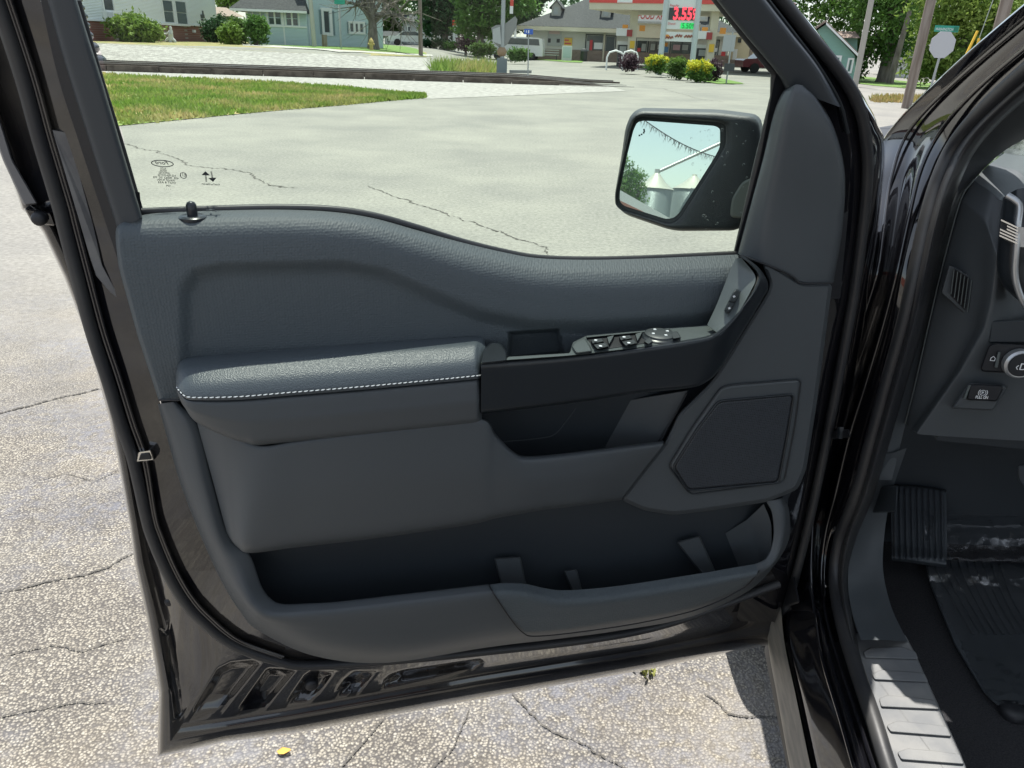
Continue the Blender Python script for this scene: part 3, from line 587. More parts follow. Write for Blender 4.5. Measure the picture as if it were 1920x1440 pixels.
for q in ([(926, 1046), (976, 1043), (990, 1110), (944, 1112)], [(1056, 1070), (1082, 1067), (1092, 1110), (1074, 1112)], [(1268, 1016), (1312, 1004), (1342, 1072), (1316, 1078)]):
    plate('pocket_rib', q, .06, .080, trim_pl, trim, r=5, bev=5, bw=.008)
loft('pocket_end_wall', [[(1360, 1000, .063), (1372, 1030, .063), (1390, 1075, .063)], [(1400, 975, .068), (1412, 1010, .072), (1425, 1060, .08)], [(1432, 945, .085), (1446, 985, .10), (1446, 1040, .115)]], trim_pl, trim, nu=20, sub=6)
# front part of the trim, speaker
fr = plate('front_trim', [(1428, 492), (1470, 510), (1488, 520), (1505, 531), (1561, 531), (1547, 640), (1531, 760), (1512, 880), (1496, 918), (1440, 941), (1330, 958), (1262, 966), (1206, 957), (1163, 937), (1205, 880), (1246, 830), (1272, 775), (1330, 718), (1350, 690), (1390, 625), (1432, 558), (1444, 535)], .05, .106, trim_pl, trim, r=12, bev=9, bw=.012)
SPK = [(1352, 727, 26), (1370, 722), (1502, 711), (1490, 800), (1470, 904), (1294, 927), (1254, 874), (1300, 800)]
plate('speaker_frame', SPK, .10, .110, trim_pl, trim, r=10, bev=5, bw=.004)
spk_m = mat('speaker_mesh', (.020, .024, .03), .42)
def hexdots(m):
    t = m.node_tree; N = t.nodes; L = t.links; b = N['Principled BSDF']; tc = N.new('ShaderNodeTexCoord'); mp = N.new('ShaderNodeMapping'); mp.inputs['Rotation'].default_value = (0, 0, -math.atan2(eu[1], eu[0]))
    v = N.new('ShaderNodeTexVoronoi'); v.inputs['Scale'].default_value = 330; v.inputs['Randomness'].default_value = .12; r = N.new('ShaderNodeValToRGB')
    r.color_ramp.elements[0].color = (.003, .003, .004, 1); r.color_ramp.elements[0].position = .36; r.color_ramp.elements[1].color = (.034, .040, .048, 1); r.color_ramp.elements[1].position = .5
    L.new(tc.outputs['Object'], mp.inputs[0]); L.new(mp.outputs[0], v.inputs['Vector']); L.new(v.outputs['Distance'], r.inputs[0]); L.new(r.outputs[0], b.inputs['Base Color'])
    bp = N.new('ShaderNodeBump'); bp.inputs['Strength'].default_value = .8; bp.inputs['Distance'].default_value = .001; L.new(v.outputs['Distance'], bp.inputs['Height']); L.new(bp.outputs[0], b.inputs['Normal'])
hexdots(spk_m)
plate('speaker_grille', [(1348, 754), (1487, 741), (1474, 820), (1458, 903), (1291, 918), (1264, 876), (1308, 806)], .108, .1125, spk_m, trim, r=9, bev=3, bw=.002)
ptube('grille_rim', [(x, y, .1115) for x, y in rpoly([(1347, 752), (1489, 739), (1476, 820), (1460, 905), (1290, 920), (1262, 876), (1307, 805)], 9)], .0016, satin, trim, n=120, mode='l', closed=True)
ptube('frame_rim', [(x, y, .1085) for x, y in rpoly(SPK, 10)], .0013, satin, trim, n=120, mode='l', closed=True)
# door pull, switch panel
T = [(902, 684, .178), (1000, 677, .178), (1100, 668, .178), (1200, 656, .178), (1290, 643, .177), (1335, 633, .174), (1368, 608, .167), (1396, 574, .158), (1419, 540, .148), (1424, 518, .139), (1408, 496, .13), (1388, 481, .122)]
Bp = [(902, 770, .172), (1000, 759, .172), (1100, 746, .172), (1200, 731, .170), (1290, 722, .166), (1325, 710, .160), (1352, 684, .152), (1387, 626, .142), (1429, 557, .132), (1440, 533, .126), (1424, 503, .120), (1391, 477, .112)]
Tl = [(x-(i > 5)*4, y-(6 if i < 6 else 3), d-.008) for i, (x, y, d) in enumerate(T)]
loft('door_pull', [[(x-(i > 5)*5, y-(7 if i < 6 else 3), d-.03) for i, (x, y, d) in enumerate(T)], Tl, T, Bp, [(x, y+5, d-.006) for x, y, d in Bp], [(x, y+6, d-.07) for x, y, d in Bp]], satin, trim, nu=160, fil=[0, .3, .4, .12, .4, 0], subs=[2, 2, 8, 2, 3], smooth=60)
plate('pull_end_cap', [(902, 683), (905, 656), (922, 640), (940, 644), (951, 660), (951, 678)], 1.17, 1.188, satin, trim, mp=mZ, r=6, bev=3)
ZS = 1.186
sw = plate('switch_panel', [(948, 676), (952, 669), (1068, 662), (1074, 642), (1100, 629), (1254, 615), (1310, 611), (1327, 609), (1351, 630), (1290, 639), (1200, 652), (1100, 664), (1060, 668)], 1.14, ZS, silverish, truck, mp=mZ, r=3, bev=1, label='grey switch panel on the door pull')
plate('switch_bezel', [(1098, 632), (1256, 617), (1272, 634), (1118, 657)], ZS, ZS+.001, matte_bk, sw, mp=mZ, r=3, bev=1)
plate('pod_end', [(1070, 650), (1078, 640), (1096, 632), (1106, 646), (1112, 660), (1080, 664)], ZS-.01, ZS+.004, silverish, sw, mp=mZ, r=5, bev=3)
plate('panel_back_lip', [(1099, 630), (1254, 615.5), (1255, 618), (1100, 633)], ZS, ZS+.004, silverish, sw, mp=mZ, r=1, bev=.5)
for dx, dy in ((0, 0), (53, -6)):
    plate('window_switch', [(1107+dx, 637+dy), (1128+dx, 634+dy), (1133+dx, 641+dy), (1111+dx, 645+dy)], ZS, ZS+.007, button_m, sw, mp=mZ, r=2, bev=1.2)
    plate('window_switch', [(1112+dx, 646+dy), (1135+dx, 642+dy), (1142+dx, 650+dy), (1120+dx, 655+dy)], ZS, ZS+.008, button_m, sw, mp=mZ, r=2, bev=1.2)
    plate('switch_divider', [(1138+dx, 632+dy), (1152+dx, 628+dy), (1146+dx, 640+dy), (1142+dx, 646+dy)], ZS, ZS+.006, silverish, sw, mp=mZ, r=1, bev=1)
    for ix, iy in ((1117, 638), (1126, 649)):
        p = mZ(A(ix+dx), A(iy+dy), A(ZS+.0095))[0]; MB().lathe(p, [(.0022, 0), (.0022, .0004)], 8).build('switch_icon', white_pr, sw)
cK = mZ(A(1237.), A(632.), A(ZS))[0]
MB().lathe(cK, [(.026, 0), (.026, .001), (.0235, .003), (.0225, .0032)], 28).build('mirror_knob_ring', satin, sw, 40)
MB().lathe(cK+A(0, 0, .0032), [(.0205, 0), (.020, .002), (.017, .0034), (.006, .003)], 28).build('mirror_knob', button_m, sw, 40)
for k in range(4):
    q = math.pi/2*k+.5; MB().cbox(cK+A(.0115*math.cos(q), .0115*math.sin(q), .0068), .0035, .0035, .0006).build('switch_icon', white_pr, sw)
plate('mirror_side_button', [(1207, 640), (1218, 632), (1224, 640), (1216, 646)], ZS, ZS+.007, button_m, sw, mp=mZ, r=2, bev=1)
plate('mirror_side_button', [(1258, 622), (1270, 621), (1277, 633), (1262, 636)], ZS, ZS+.007, button_m, sw, mp=mZ, r=2, bev=1)
# upright lock-switch panel
lp = loft('lock_panel', [[(1326, 609, .135), (1342, 575, .122), (1358, 535, .112), (1372, 500, .104), (1380, 484, .10)], [(1351, 629, .170), (1380, 593, .160), (1408, 545, .146), (1416, 518, .135), (1390, 483, .115)]], silverish, trim, nu=30, sub=6)
plate('lock_switch', [(1357, 583), (1374, 548), (1380, 541), (1388, 545), (1372, 579), (1364, 589)], .128, .150, satin, trim, r=3, bev=1.5, tilt=lambda x, y: -(x-1360)*.0004+.002)
plate('lock_switch', [(1359, 583), (1366, 567), (1378, 569), (1370, 582), (1365, 587)], .148, .1525, button_m, trim, r=2, bev=1, tilt=lambda x, y: -(x-1360)*.0004+.002)
plate('lock_switch', [(1367, 565), (1376, 547), (1381, 543), (1387, 547), (1379, 566)], .148, .1525, button_m, trim, r=2, bev=1, tilt=lambda x, y: -(x-1360)*.0004+.002)
for ix, iy in ((1367.5, 577), (1376.5, 555)):
    plate('lock_icon', [(ix-3, iy), (ix+1, iy-1.5), (ix+3, iy+1.5), (ix-1, iy+3.5)], .150, .1535, white_pr, trim, r=.5, bev=0, tilt=lambda x, y: -(x-1360)*.0004+.002)
# sail trim over the mirror
loft('sail_trim', [[(1383, 476, .05), (1403, 400, .05), (1430, 300, .05), (1450, 215, .05), (1466, 175, .05), (1480, 163, .05)], [(1387, 477, .075), (1407, 400, .075), (1434, 300, .075), (1454, 215, .075), (1470, 175, .075), (1484, 162, .075)],
     [(1432, 494, .102), (1440, 400, .102), (1456, 300, .102), (1473, 215, .10), (1484, 177, .095), (1490, 159, .09)], [(1503, 531, .106), (1503, 420, .106), (1506, 320, .106), (1508, 230, .103), (1503, 183, .097), (1496, 158, .09)],
     [(1560, 529, .098), (1577, 425, .097), (1581, 325, .095), (1562, 245, .094), (1532, 188, .09), (1504, 160, .088)], [(1563, 529, .05), (1580, 425, .05), (1584, 325, .05), (1565, 243, .05), (1534, 185, .05), (1505, 157, .05)]],
     trim_pl, trim, nu=70, fil=[0, .4, .3, .35, .2, 0], sub=4, smooth=60)
ptube('sail_seam', [(1388, 479, .104), (1430, 494, .106), (1470, 510, .107), (1488, 520, .107), (1505, 531, .1075), (1560, 531, .104)], .0015, matte_bk, trim, n=60)
# lock knob on the ledge
kb = mD(A(362.), A(411.), A(.072))[0]
MB().lathe(kb-A(0, 0, .0005), [(.0150, 0), (.0150, .003), (.0120, .005), (.0075, .0045)], 24).build('lock_knob_ring', satin, trim, 50)
MB().lathe(kb-A(0, 0, .001), [(.0052, 0), (.0058, .010), (.0056, .0165), (.0042, .0195), (.0015, .0208)], 16).build('lock_knob', satin, trim, 60)
for ix, iy, t_ in ((395, 399, 0), (406, 400, 1)):
    p = mD(A(float(ix)), A(float(iy)), A(.066))[0]+A(0, 0, .003)
    MB().cbox(p, .009, .0022, .0004, tuple(eu), tuple(np.cross(ez, eu))).cbox(p+(ew*.003 if t_ else -ew*.003), .0022, .006, .0004, tuple(eu), tuple(np.cross(ez, eu))).build('ledge_marking', dark_pr, trim)
# etched marks on the glass (seen from inside, so mirrored)
def etch(px, py): return mD(A(float(px)), A(float(py)), A(.0335))[0]
gx = etch(330, 307)-etch(280, 304); gx /= np.linalg.norm(gx); gy = etch(304, 300)-etch(307, 330); gy = gy-gx*(gy@gx); gy /= np.linalg.norm(gy)
def mtext(b, px, py, h, width=None, shear=0, bold=0):
    return text('etched_text', b, etch(px, py), -gx, gy, h, dark_pr, bpy.data.objects['window_glass'], width=width, shear=shear, bold=bold)
gobj = bpy.data.objects['window_glass']; px_m = np.linalg.norm(etch(330, 307)-etch(280, 307))/50
ce = etch(304.5, 306.5); ring = [ce+gx*math.cos(a)*20.3*px_m+gy*math.sin(a)*6.4*px_m for a in np.linspace(0, 2*math.pi, 49)]
MB().tube(ring, .0005, 5, False).build('etched_oval', dark_pr, gobj)
mtext('Ford', 317, 309.3, .0042, 26*px_m, shear=.35, bold=.0)
for (b, cx_, cy_, wd) in (('AUTO', 306, 318.2, 11), ('VISION', 307, 322.2, 13), ('LAMINATED', 308.5, 326.6, 21), ('AS2-M20-DOT22', 313, 331.6, 34), ('43R  00063  SG  M2', 311, 336.4, 48), ('TRANSP 70 MIN', 312, 340.6, 34), ('DOT 8 AS2', 313, 345, 33), ('. . . OM', 320, 351, 16), ('. . . .', 314, 355, 13)):
    mtext(b, cx_+wd/2, cy_, .0022, wd*px_m)
ce = etch(344, 329); MB().tube([ce+gx*math.cos(a)*6*px_m+gy*math.sin(a)*6*px_m for a in np.linspace(0, 6.3, 25)], .0004, 4, False).build('etched_circle', dark_pr, gobj)
mtext('E11', 349, 331, .004, 10*px_m)
for (x0, y0, x1, y1) in ((387, 341, 385, 321), (396, 321, 399.5, 341)):
    a, b = etch(x0, y0), etch(x1, y1); d = b-a; sdv = np.cross(d, ew); sdv /= np.linalg.norm(sdv)
    mb = MB().add([b, b-d*.38+sdv*.0045, b-d*.38-sdv*.0045], [(0, 1, 2)])
    for k in range(5): mb.box(a+d*(.04+.12*k)-sdv*.0009, sdv*.0018, d*.075, ew*.0004)
    mb.build('etched_arrow', dark_pr, gobj)
mtext('KnowYourGlass.com', 412, 348, .0022, 35*px_m)

# --- door mirror (outside the glass) on its own place beyond the door skin
mc = mD(A(1255.), A(320.), A(-.16))[0]
dctr = rays(A(1255.), A(432.))[0]; dctr /= np.linalg.norm(dctr)
dref = A(-.30, -.954, 0.0); nM = dref-dctr; nM /= np.linalg.norm(nM)
mM = mPl(mc, nM)
GL = [(1195, 229), (1206, 226), (1340, 236), (1350, 241), (1350, 276), (1338, 298), (1274, 399), (1264, 408), (1250, 411), (1170, 386), (1161, 377), (1162, 355), (1176, 291), (1188, 243)]
HO = [(1182, 216), (1198, 205), (1346, 208), (1425, 218), (1432, 280), (1428, 330), (1410, 405), (1385, 433), (1262, 434), (1172, 403), (1153, 384), (1152, 366), (1166, 285), (1172, 240)]
def ctr(P, k, dx=0, dy=0):
    P = np.array(P, float); c = P.mean(0); return [(x, y) for x, y in c+(P-c)*k+A(dx, dy)]
GL0 = GL; GL = [tuple(p) for p in rpoly(GL, 9)]; HO = [tuple(p) for p in rpoly(HO, 20)]; GI = ctr(GL, 1.0); G2 = ctr(GL, 1.085, 1, 0); G3 = ctr(GL, 1.11, 1, 0)
tex_bk = mat('mirror_housing_black', (.022, .026, .03), .5, bump=.8, bscale=700, bdist=.0008)
mir = loft('side_mirror', [wz(GI, -.022), wz(G2, -.020), wz(G3, .008), wz(ctr(HO, .975), .004), wz(HO, -.022), wz(ctr(HO, 1.0, 3, -4), -.055), wz(ctr(HO, .9, 6, 2), -.12), wz(ctr(HO, .5, 10, 20), -.16)], tex_bk, truck, mp=mM, nu=140, mode='l', closed=True, fil=[0, .2, .35, .4, .4, .3, .3, 0], sub=3, smooth=60, label='black textured door mirror seen through the window')
plate('mirror_glass', GL0, -.03, -.0205, mirrorm, mir, mp=mM, r=9, bev=0, smooth=0)
plate('mirror_arm', [(1355, 300), (1430, 290), (1500, 300), (1500, 420), (1390, 428), (1330, 380)], -.10, -.012, tex_bk, mir, mp=mM, r=14, bev=8, bw=.02)
plate('mirror_fold', [(1352, 330), (1372, 322), (1432, 322), (1425, 405), (1350, 408), (1346, 370)], -.02, .004, matte_bk, mir, mp=mM, r=10, bev=4, bw=.004)
plate('mirror_cap', [(1372, 372), (1392, 340), (1440, 322), (1436, 412), (1368, 408)], -.02, .010, mat('dusty_grey_plastic', (.11, .12, .11), .6), mir, mp=mM, r=10, bev=4, bw=.004)
for k, (ix, iy) in enumerate(((1199, 254), (1203, 252), (1207, 249), (1208, 246), (1207.5, 243))):
    plate('warning_icon', [(ix-1.6, iy-1.4), (ix+1.2, iy-1.8), (ix+1.6, iy+1.2), (ix-1.4, iy+1.6)], -.0203, -.0198, dark_pr, mir, mp=mM, r=.4, bev=0, smooth=0)
# raindrop marks on the glass in front of the mirror
wm = mat('water_mark', (.22, .24, .25), .6)
rr = random.Random(4); mb = MB()
for k in range(46):
    x, y = rr.uniform(1290, 1425), rr.uniform(225, 430)
    if x+.25*(y-300) > 1420: continue
    c = etch(x, y); s_ = rr.uniform(.0005, .0016)
    mb.tube([c+eu*math.cos(a)*s_+ez*math.sin(a)*s_*1.2 for a in np.linspace(0, rr.uniform(2, 6.2), 9)], .00022, 3, False)
mb.build('water_mark', wm, bpy.data.objects['window_glass'], kind='stuff')

# --- body side: pillar, door opening and sill
SE = [(2060, 20), (1985, 75), (1863, 180), (1792, 258), (1755, 331), (1730, 416), (1710, 510), (1690, 600), (1662, 700), (1632, 810), (1600, 925), (1568, 1012), (1560, 1087), (1572, 1162), (1594, 1237), (1632, 1350), (1665, 1455), (1720, 1600)]
E2 = [(2048, -5), (1972, 50), (1840, 160), (1768, 240), (1728, 315), (1703, 412), (1683, 505), (1659, 600), (1629, 702), (1594, 814), (1568, 922), (1548, 1002), (1540, 1087), (1551, 1165), (1573, 1242), (1612, 1358), (1646, 1460), (1700, 1610)]
E1 = [(2035, -40), (1955, 15), (1795, 150), (1705, 245), (1672, 330), (1658, 420), (1645, 510), (1617, 600), (1585, 690), (1545, 795), (1532, 905), (1524, 985), (1521, 1087), (1530, 1165), (1543, 1240), (1576, 1350), (1607, 1458), (1658, 1620)]
H0 = [(2028, -60), (1945, -4), (1776, 141), (1668, 256), (1648, 330), (1634, 420), (1612, 510), (1580, 600), (1545, 690), (1508, 795), (1496, 905), (1486, 985), (1480, 1087), (1496, 1165), (1508, 1225), (1537, 1330), (1570, 1455), (1618, 1630)]
H1 = [(2022, -66), (1940, -10), (1770, 137), (1655, 262), (1630, 330), (1606, 420), (1580, 510), (1545, 600), (1505, 690), (1480, 795), (1470, 905), (1460, 985), (1452, 1087), (1463, 1160), (1473, 1206), (1494, 1305), (1526, 1455), (1570, 1640)]
H2 = [(x-1, y+2) for x, y in H1]
SW = [1, 1, 1, .8, .45, .15]
sS = lambda P, a, b, c: [(x, y, ((a*SW[i]+b*(1-SW[i])) if i < 6 else (b if i < 13 else c))) for i, (x, y) in enumerate(P)]
body = loft('door_opening', [sS(SE, .487, .452, .447), sS(E2, .479, .432, .425), sS([((a[0]+b[0])/2, (a[1]+b[1])/2) for a, b in zip(E1, E2)], .470, .432, .405), sS(E1, .464, .402, .399), sS(H0, .450, .388, .386), sS(H1, .445, .374, .370), sS(H2, .49, .40, .39)],
     paint, truck, mp=mS, nu=200, fil=[0, .35, .3, .3, .3, .4, 0], sub=5, smooth=70, label='glossy black painted door opening and front pillar')
ptube('pinch_flange', [(x, y, s-.006) for x, y, s in sS(E2, .479, .432, .425)], .0035, paint, body, mp=mS, n=160)
ptube('pillar_bead', [(x, y, s-.002) for x, y, s in sS(E1, .462, .402, .399)], .003, paint, body, mp=mS, n=160)
ptube('door_seal', [(x+7, y+3, s-.008) for x, y, s in sS(SE, .487, .452, .447)], .0125, rubber, body, mp=mS, n=200, k=10)
SE2 = [(2090, 60), (2020, 110), (1900, 205), (1832, 275), (1796, 345), (1770, 425), (1750, 512), (1730, 602), (1702, 702), (1670, 815), (1638, 925), (1604, 1012), (1592, 1087), (1598, 1162), (1614, 1237), (1646, 1350), (1676, 1455), (1730, 1600)]
loft('seal_trim', [sS(off(SE, 8, 3), .480, .445, .442), sS([((a[0]+b[0])/2+4, (a[1]+b[1])/2) for a, b in zip(SE, SE2)], .475, .442, .440), sS(SE2, .497, .468, .452), sS(off(SE2, 3, 1), .53, .50, .47)], rubber, body, mp=mS, nu=160, fil=[0, .4, .3, 0], sub=4, smooth=70)
rock = loft('rocker_panel', [[(1452, 1100, .385), (1455, 1210, .385), (1474, 1305, .385), (1502, 1455, .385), (1545, 1660, .385)], [(1434, 1110, .353), (1439, 1210, .353), (1455, 1305, .353), (1482, 1455, .353), (1522, 1660, .353)], [(1462, 1110, .367), (1471, 1206, .367), (1492, 1305, .367), (1523, 1455, .367), (1566, 1660, .367)]], rockm, truck, mp=mS, nu=40, fil=[0, .15, 0], sub=4, label='dusty lower rocker panel with the ground reflection painted in grey under the door opening')
# sill box below, fender and hood
mb = MB(); mb.box(TW(.375, -1.2, .36), er*.2, ef*2.5, ez*.07); mb.build('sill_box', matte_bk, truck)
mb = MB()
def ring(f, pts): return [TW(s, f, z) for s, z in pts]
prof = lambda f, zt_, s0: [(s0+.03, .55), (s0, .75), (s0, .98), (s0+.012, zt_-.10), (s0+.05, zt_-.03), (s0+.14, zt_), (s0+.3, zt_-.03), (1.38, zt_+.015), (2.46-s0, zt_-.0), (2.76-s0-.36, zt_-.03)]
R_ = [ring(1.42, prof(1.42, 1.35, .375)), ring(1.6, prof(1.6, 1.352, .365)), ring(1.9, prof(1.9, 1.355, .355)), ring(2.3, prof(2.3, 1.352, .36)), ring(2.62, prof(2.6, 1.335, .38)), ring(2.75, prof(2.7, 1.24, .42)), ring(2.8, prof(2.8, .95, .46))]
n = len(R_[0]); mb.add([p for r in R_ for p in r], [(i*n+k, i*n+k+1, (i+1)*n+k+1, (i+1)*n+k) for i in range(len(R_)-1) for k in range(n-1)])
mk('front_fender', mb.v, mb.f, paint, truck, 60)
MB().lathe(TW(.362, 2.04, .42), [(.05, .0), (.24, .0), (.40, .0), (.42, .02), (.42, .26), (.40, .28), (.05, .28)], 32, tuple(er)).build('front_wheel', rubber, truck, 40)
# cowl and wiper end at the foot of the windshield
plate('cowl_panel', [(1640, 240), (1690, 232), (1720, 240), (1665, 285)], 1.352, 1.362, matte_bk, truck, mp=mZ, r=3, bev=2)
# cab shell: roof, windshield, far side, firewall, floor
mb = MB(); mb.box(TW(.52, -1.3, 1.90), er*1.72, ef*1.66, ez*.05); mb.build('roof', paint, truck)
ws = [TW(.70, .38, 1.89), TW(2.2, .38, 1.89), TW(2.28, 1.52, 1.37), TW(.56, 1.50, 1.37)]
nv = np.cross(ws[1]-ws[0], ws[3]-ws[0]); nv /= np.linalg.norm(nv)
MB().prism(ws, nv*.005).build('windshield', wind, truck)
mb = MB(); mb.box(TW(.45, 1.55, .45), er*1.84, ef*.04, ez*.86); mb.build('firewall', trim_dk, truck)
mb = MB(); mb.box(TW(2.3, -1.3, .45), er*.05, ef*2.9, ez*.85); mb.build('far_door', paint, truck)
mb = MB(); mb.box(TW(.37, -1.9, .45), er*.09, ef*1.82, ez*.85); mb.build('rear_door', paint, truck)
mb = MB(); mb.box(TW(.50, -1.3, .46), er*1.78, ef*2.88, ez*.04); mb.build('cabin_floor', carpet, truck)
a, b = TW(.475, 1.30, 1.47), TW(.53, .36, 1.93)
plate('check_strap', [(1506, 813), (1545, 810), (1592, 804), (1595, 820), (1548, 824), (1508, 823)], .40, .376, matte_bk, truck, mp=mS, r=3, bev=2)
for q_ in ((1579, 812), (1556, 815)): MB().lathe(mS(A(float(q_[0])), A(float(q_[1])), A(.378))[0], [(.011, 0), (.011, .006), (.007, .008)], 6, tuple(-er)).build('hinge_bolt', satin, truck, 30)
for dx in (0, 7, 14): ptube('harness_boot', [(1532+dx, 760, .388), (1540+dx, 715, .384), (1552+dx, 668, .382), (1560+dx, 655, .384), (1568+dx, 662, .388), (1564+dx, 690, .39)], .0045, rubber, truck, mp=mS, n=40)
plate('door_hinge', [(1566, 556), (1598, 546), (1606, 590), (1590, 606), (1562, 600)], .40, .372, matte_bk, truck, mp=mS, r=5, bev=3)
plate('door_hinge', [(1462, 1090), (1490, 1080), (1500, 1130), (1470, 1140)], .40, .372, matte_bk, truck, mp=mS, r=5, bev=3)
# --- sill plate with ribs
sill = plate('sill_plate', [(1577, 1186), (1697, 1190), (1716, 1225), (1745, 1290), (1800, 1410), (1860, 1560), (1700, 1560), (1656, 1430), (1622, 1325), (1596, 1238)], .50, .600, sillm, truck, mp=mZ, r=4, bev=3, label='grey sill tread plate with raised bars')
for q in ([(1618, 1222), (1634, 1214), (1690, 1212), (1717, 1222), (1722, 1236), (1622, 1233)], [(1634, 1264), (1650, 1256), (1700, 1259), (1733, 1262), (1741, 1279), (1640, 1274)], [(1648, 1309), (1664, 1303), (1720, 1308), (1754, 1313), (1762, 1330), (1652, 1325)],
          [(1662, 1360), (1682, 1351), (1740, 1357), (1776, 1362), (1784, 1381), (1670, 1372)], [(1682, 1410), (1702, 1403), (1760, 1408), (1800, 1414), (1808, 1433), (1690, 1424)], [(1702, 1468), (1722, 1459), (1790, 1466), (1826, 1472), (1834, 1494), (1712, 1482)]):
    plate('sill_bar', q, .600, .6042, sillm, sill, mp=mZ, r=4, bev=1.5, bw=.002)
loft('kick_panel', [[(1655, 850, .476), (1628, 925, .472), (1600, 1005, .468), (1590, 1087, .462), (1598, 1150, .456), (1614, 1200, .452)], [(1672, 850, .50), (1652, 925, .505), (1628, 1005, .505), (1624, 1087, .50), (1640, 1150, .495), (1660, 1200, .49)], [(1700, 840, .52), (1672, 925, .53), (1658, 1005, .535), (1656, 1070, .54), (1672, 1140, .545), (1702, 1203, .55)]],
     trim_pl, truck, mp=mS, nu=60, fil=[0, .4, 0], sub=5, label='dark grey kick panel beside the footwell')
plate('hood_release_pocket', [(1637, 914), (1684, 910), (1681, 960), (1633, 962)], .53, .50, trim_dk, truck, mp=mS, r=4, bev=3)
# --- pillar trim and dashboard
loft('pillar_trim', [[(2080, 60, .53), (2000, 120, .53), (1895, 208, .53), (1828, 278, .53), (1792, 347, .52), (1766, 427, .50), (1746, 514, .49), (1726, 604, .49), (1698, 704, .49), (1664, 817, .485), (1640, 900, .48)],
     [(2110, 150, .585), (2050, 190, .585), (1960, 240, .58), (1880, 285, .57), (1826, 338, .545), (1802, 375, .535), (1782, 450, .53), (1760, 545, .525), (1728, 680, .52), (1698, 795, .515), (1672, 900, .51)]], trim_pl, truck, mp=mS, nu=60, sub=5)
dash = loft('dashboard', [[(1826, 338, 1.275), (1802, 375, 1.27), (1772, 480, 1.27), (1742, 605, 1.27), (1716, 720, 1.27), (1697, 795, 1.27)], [(1830, 341, 1.268), (1806, 378, 1.262), (1776, 482, 1.262), (1746, 606, 1.262), (1720, 720, 1.262), (1700, 797, 1.262)], [(1856, 358, 1.23), (1848, 413, 1.20), (1840, 532, 1.20), (1823, 622, 1.21), (1775, 715, 1.23), (1708, 806, 1.24)], [(1878, 376, 1.21), (1868, 478, 1.165), (1857, 565, 1.165), (1844, 614, 1.168), (1800, 693, 1.18), (1718, 811, 1.20)],
      [(1890, 380, 1.21), (1880, 482, 1.165), (1866, 572, 1.165), (1852, 626, 1.168), (1806, 702, 1.18), (1724, 815, 1.20)], [(1900, 390, 1.25), (1905, 490, 1.21), (1905, 600, 1.20), (1905, 690, 1.19), (1905, 760, 1.19), (1905, 826, 1.19)], [(2100, 390, 1.25), (2100, 490, 1.21), (2100, 600, 1.20), (2100, 690, 1.19), (2100, 760, 1.19), (2100, 832, 1.19)], [(2100, 400, 1.5), (2100, 490, 1.5), (2100, 600, 1.5), (2100, 690, 1.5), (2100, 760, 1.5), (2100, 838, 1.5)]],
      trim_pl, truck, mp=mF, nu=90, mode='l', fil=[0, .3, .25, .35, .3, .2, 0, 0], sub=4, smooth=60, label='dark slate dashboard end with vent and switches')
ptube('dash_seam', [(1826, 337, 1.268), (1802, 374, 1.263), (1772, 480, 1.263), (1742, 605, 1.263), (1716, 720, 1.263), (1697, 795, 1.263)], .0012, silverish, dash, mp=mF, n=40)
loft('dash_top', [[(1826, 338, 1.275), (1850, 357, 1.24), (1878, 376, 1.21), (1930, 385, 1.21), (2100, 400, 1.21)], [(1850, 312, 1.33), (1885, 318, 1.32), (1920, 320, 1.31), (1960, 322, 1.31), (2100, 330, 1.31)], [(1885, 286, 1.5), (1905, 290, 1.5), (1930, 292, 1.5), (1960, 295, 1.5), (2100, 300, 1.5)]], trim_pl, dash, mp=mF, nu=30, sub=5)
mb = MB(); mb.box(TW(.56, 1.24, .93), er*1.7, ef*.3, ez*.3); mb.build('dash_core', trim_dk, truck)
# demister vent with slats
plate('vent_frame', [(1779, 495), (1827, 520), (1818, 598), (1764, 549)], 1.25, 1.222, trim_pl, dash, mp=mF, r=4, bev=2)
plate('vent_hole', [(1788, 503), (1823, 525), (1815, 588), (1781, 553)], 1.2225, 1.221, matte_bk, dash, mp=mF, r=3, bev=0)
for k in range(6):
    t = k/5; x0, y0 = 1789+33*t, 505+20*t; x1, y1 = 1783+31*t, 552+33*t
    plate('vent_slat', [(x0-.9, y0), (x0+.9, y0), (x1+.9, y1), (x1-.9, y1)], 1.221, 1.213, silverish, dash, mp=mF, r=.3, bev=0)
# headlamp switch, parking brake switch
plate('switch_recess', [(1858, 600), (1990, 598), (1990, 644), (1852, 644)], 1.19, 1.168, trim_dk, dash, mp=mF, r=6, bev=4)
plate('lamp_bezel', [(1853, 648), (1866, 643), (1990, 650), (1990, 704), (1842, 697), (1838, 690)], 1.19, 1.160, matte_bk, dash, mp=mF, r=5, bev=3)
plate('dimmer_wheel', [(1871, 659), (1877, 660), (1871, 690), (1864, 689)], 1.161, 1.156, silverish, dash, mp=mF, r=1.5, bev=1)
kc = mF(A(1908.), A(679.), A(1.158))[0]
MB().lathe(kc, [(.0225, 0), (.0225, .010), (.0195, .013), (.0185, .0128)], 30, tuple(-ef)).build('lamp_knob_ring', silver, dash, 40)
MB().lathe(kc-ef*.0128, [(.0183, 0), (.0175, .002), (.004, .0024)], 24, tuple(-ef)).build('lamp_knob', matte_bk, dash, 40)
text('lamp_icon', '\u2039D', kc-ef*.0162-er*.009-ez*.006, er, ez, .011, white_pr, dash)
text('dimmer_icon', '\u2302', mF(A(1855.), A(676.), A(1.1585))[0], er, ez, .008, white_pr, dash)
plate('brake_recess', [(1817, 718), (1884, 722), (1890, 726), (1862, 770), (1784, 766)], 1.19, 1.163, trim_pl, dash, mp=mF, r=5, bev=3)
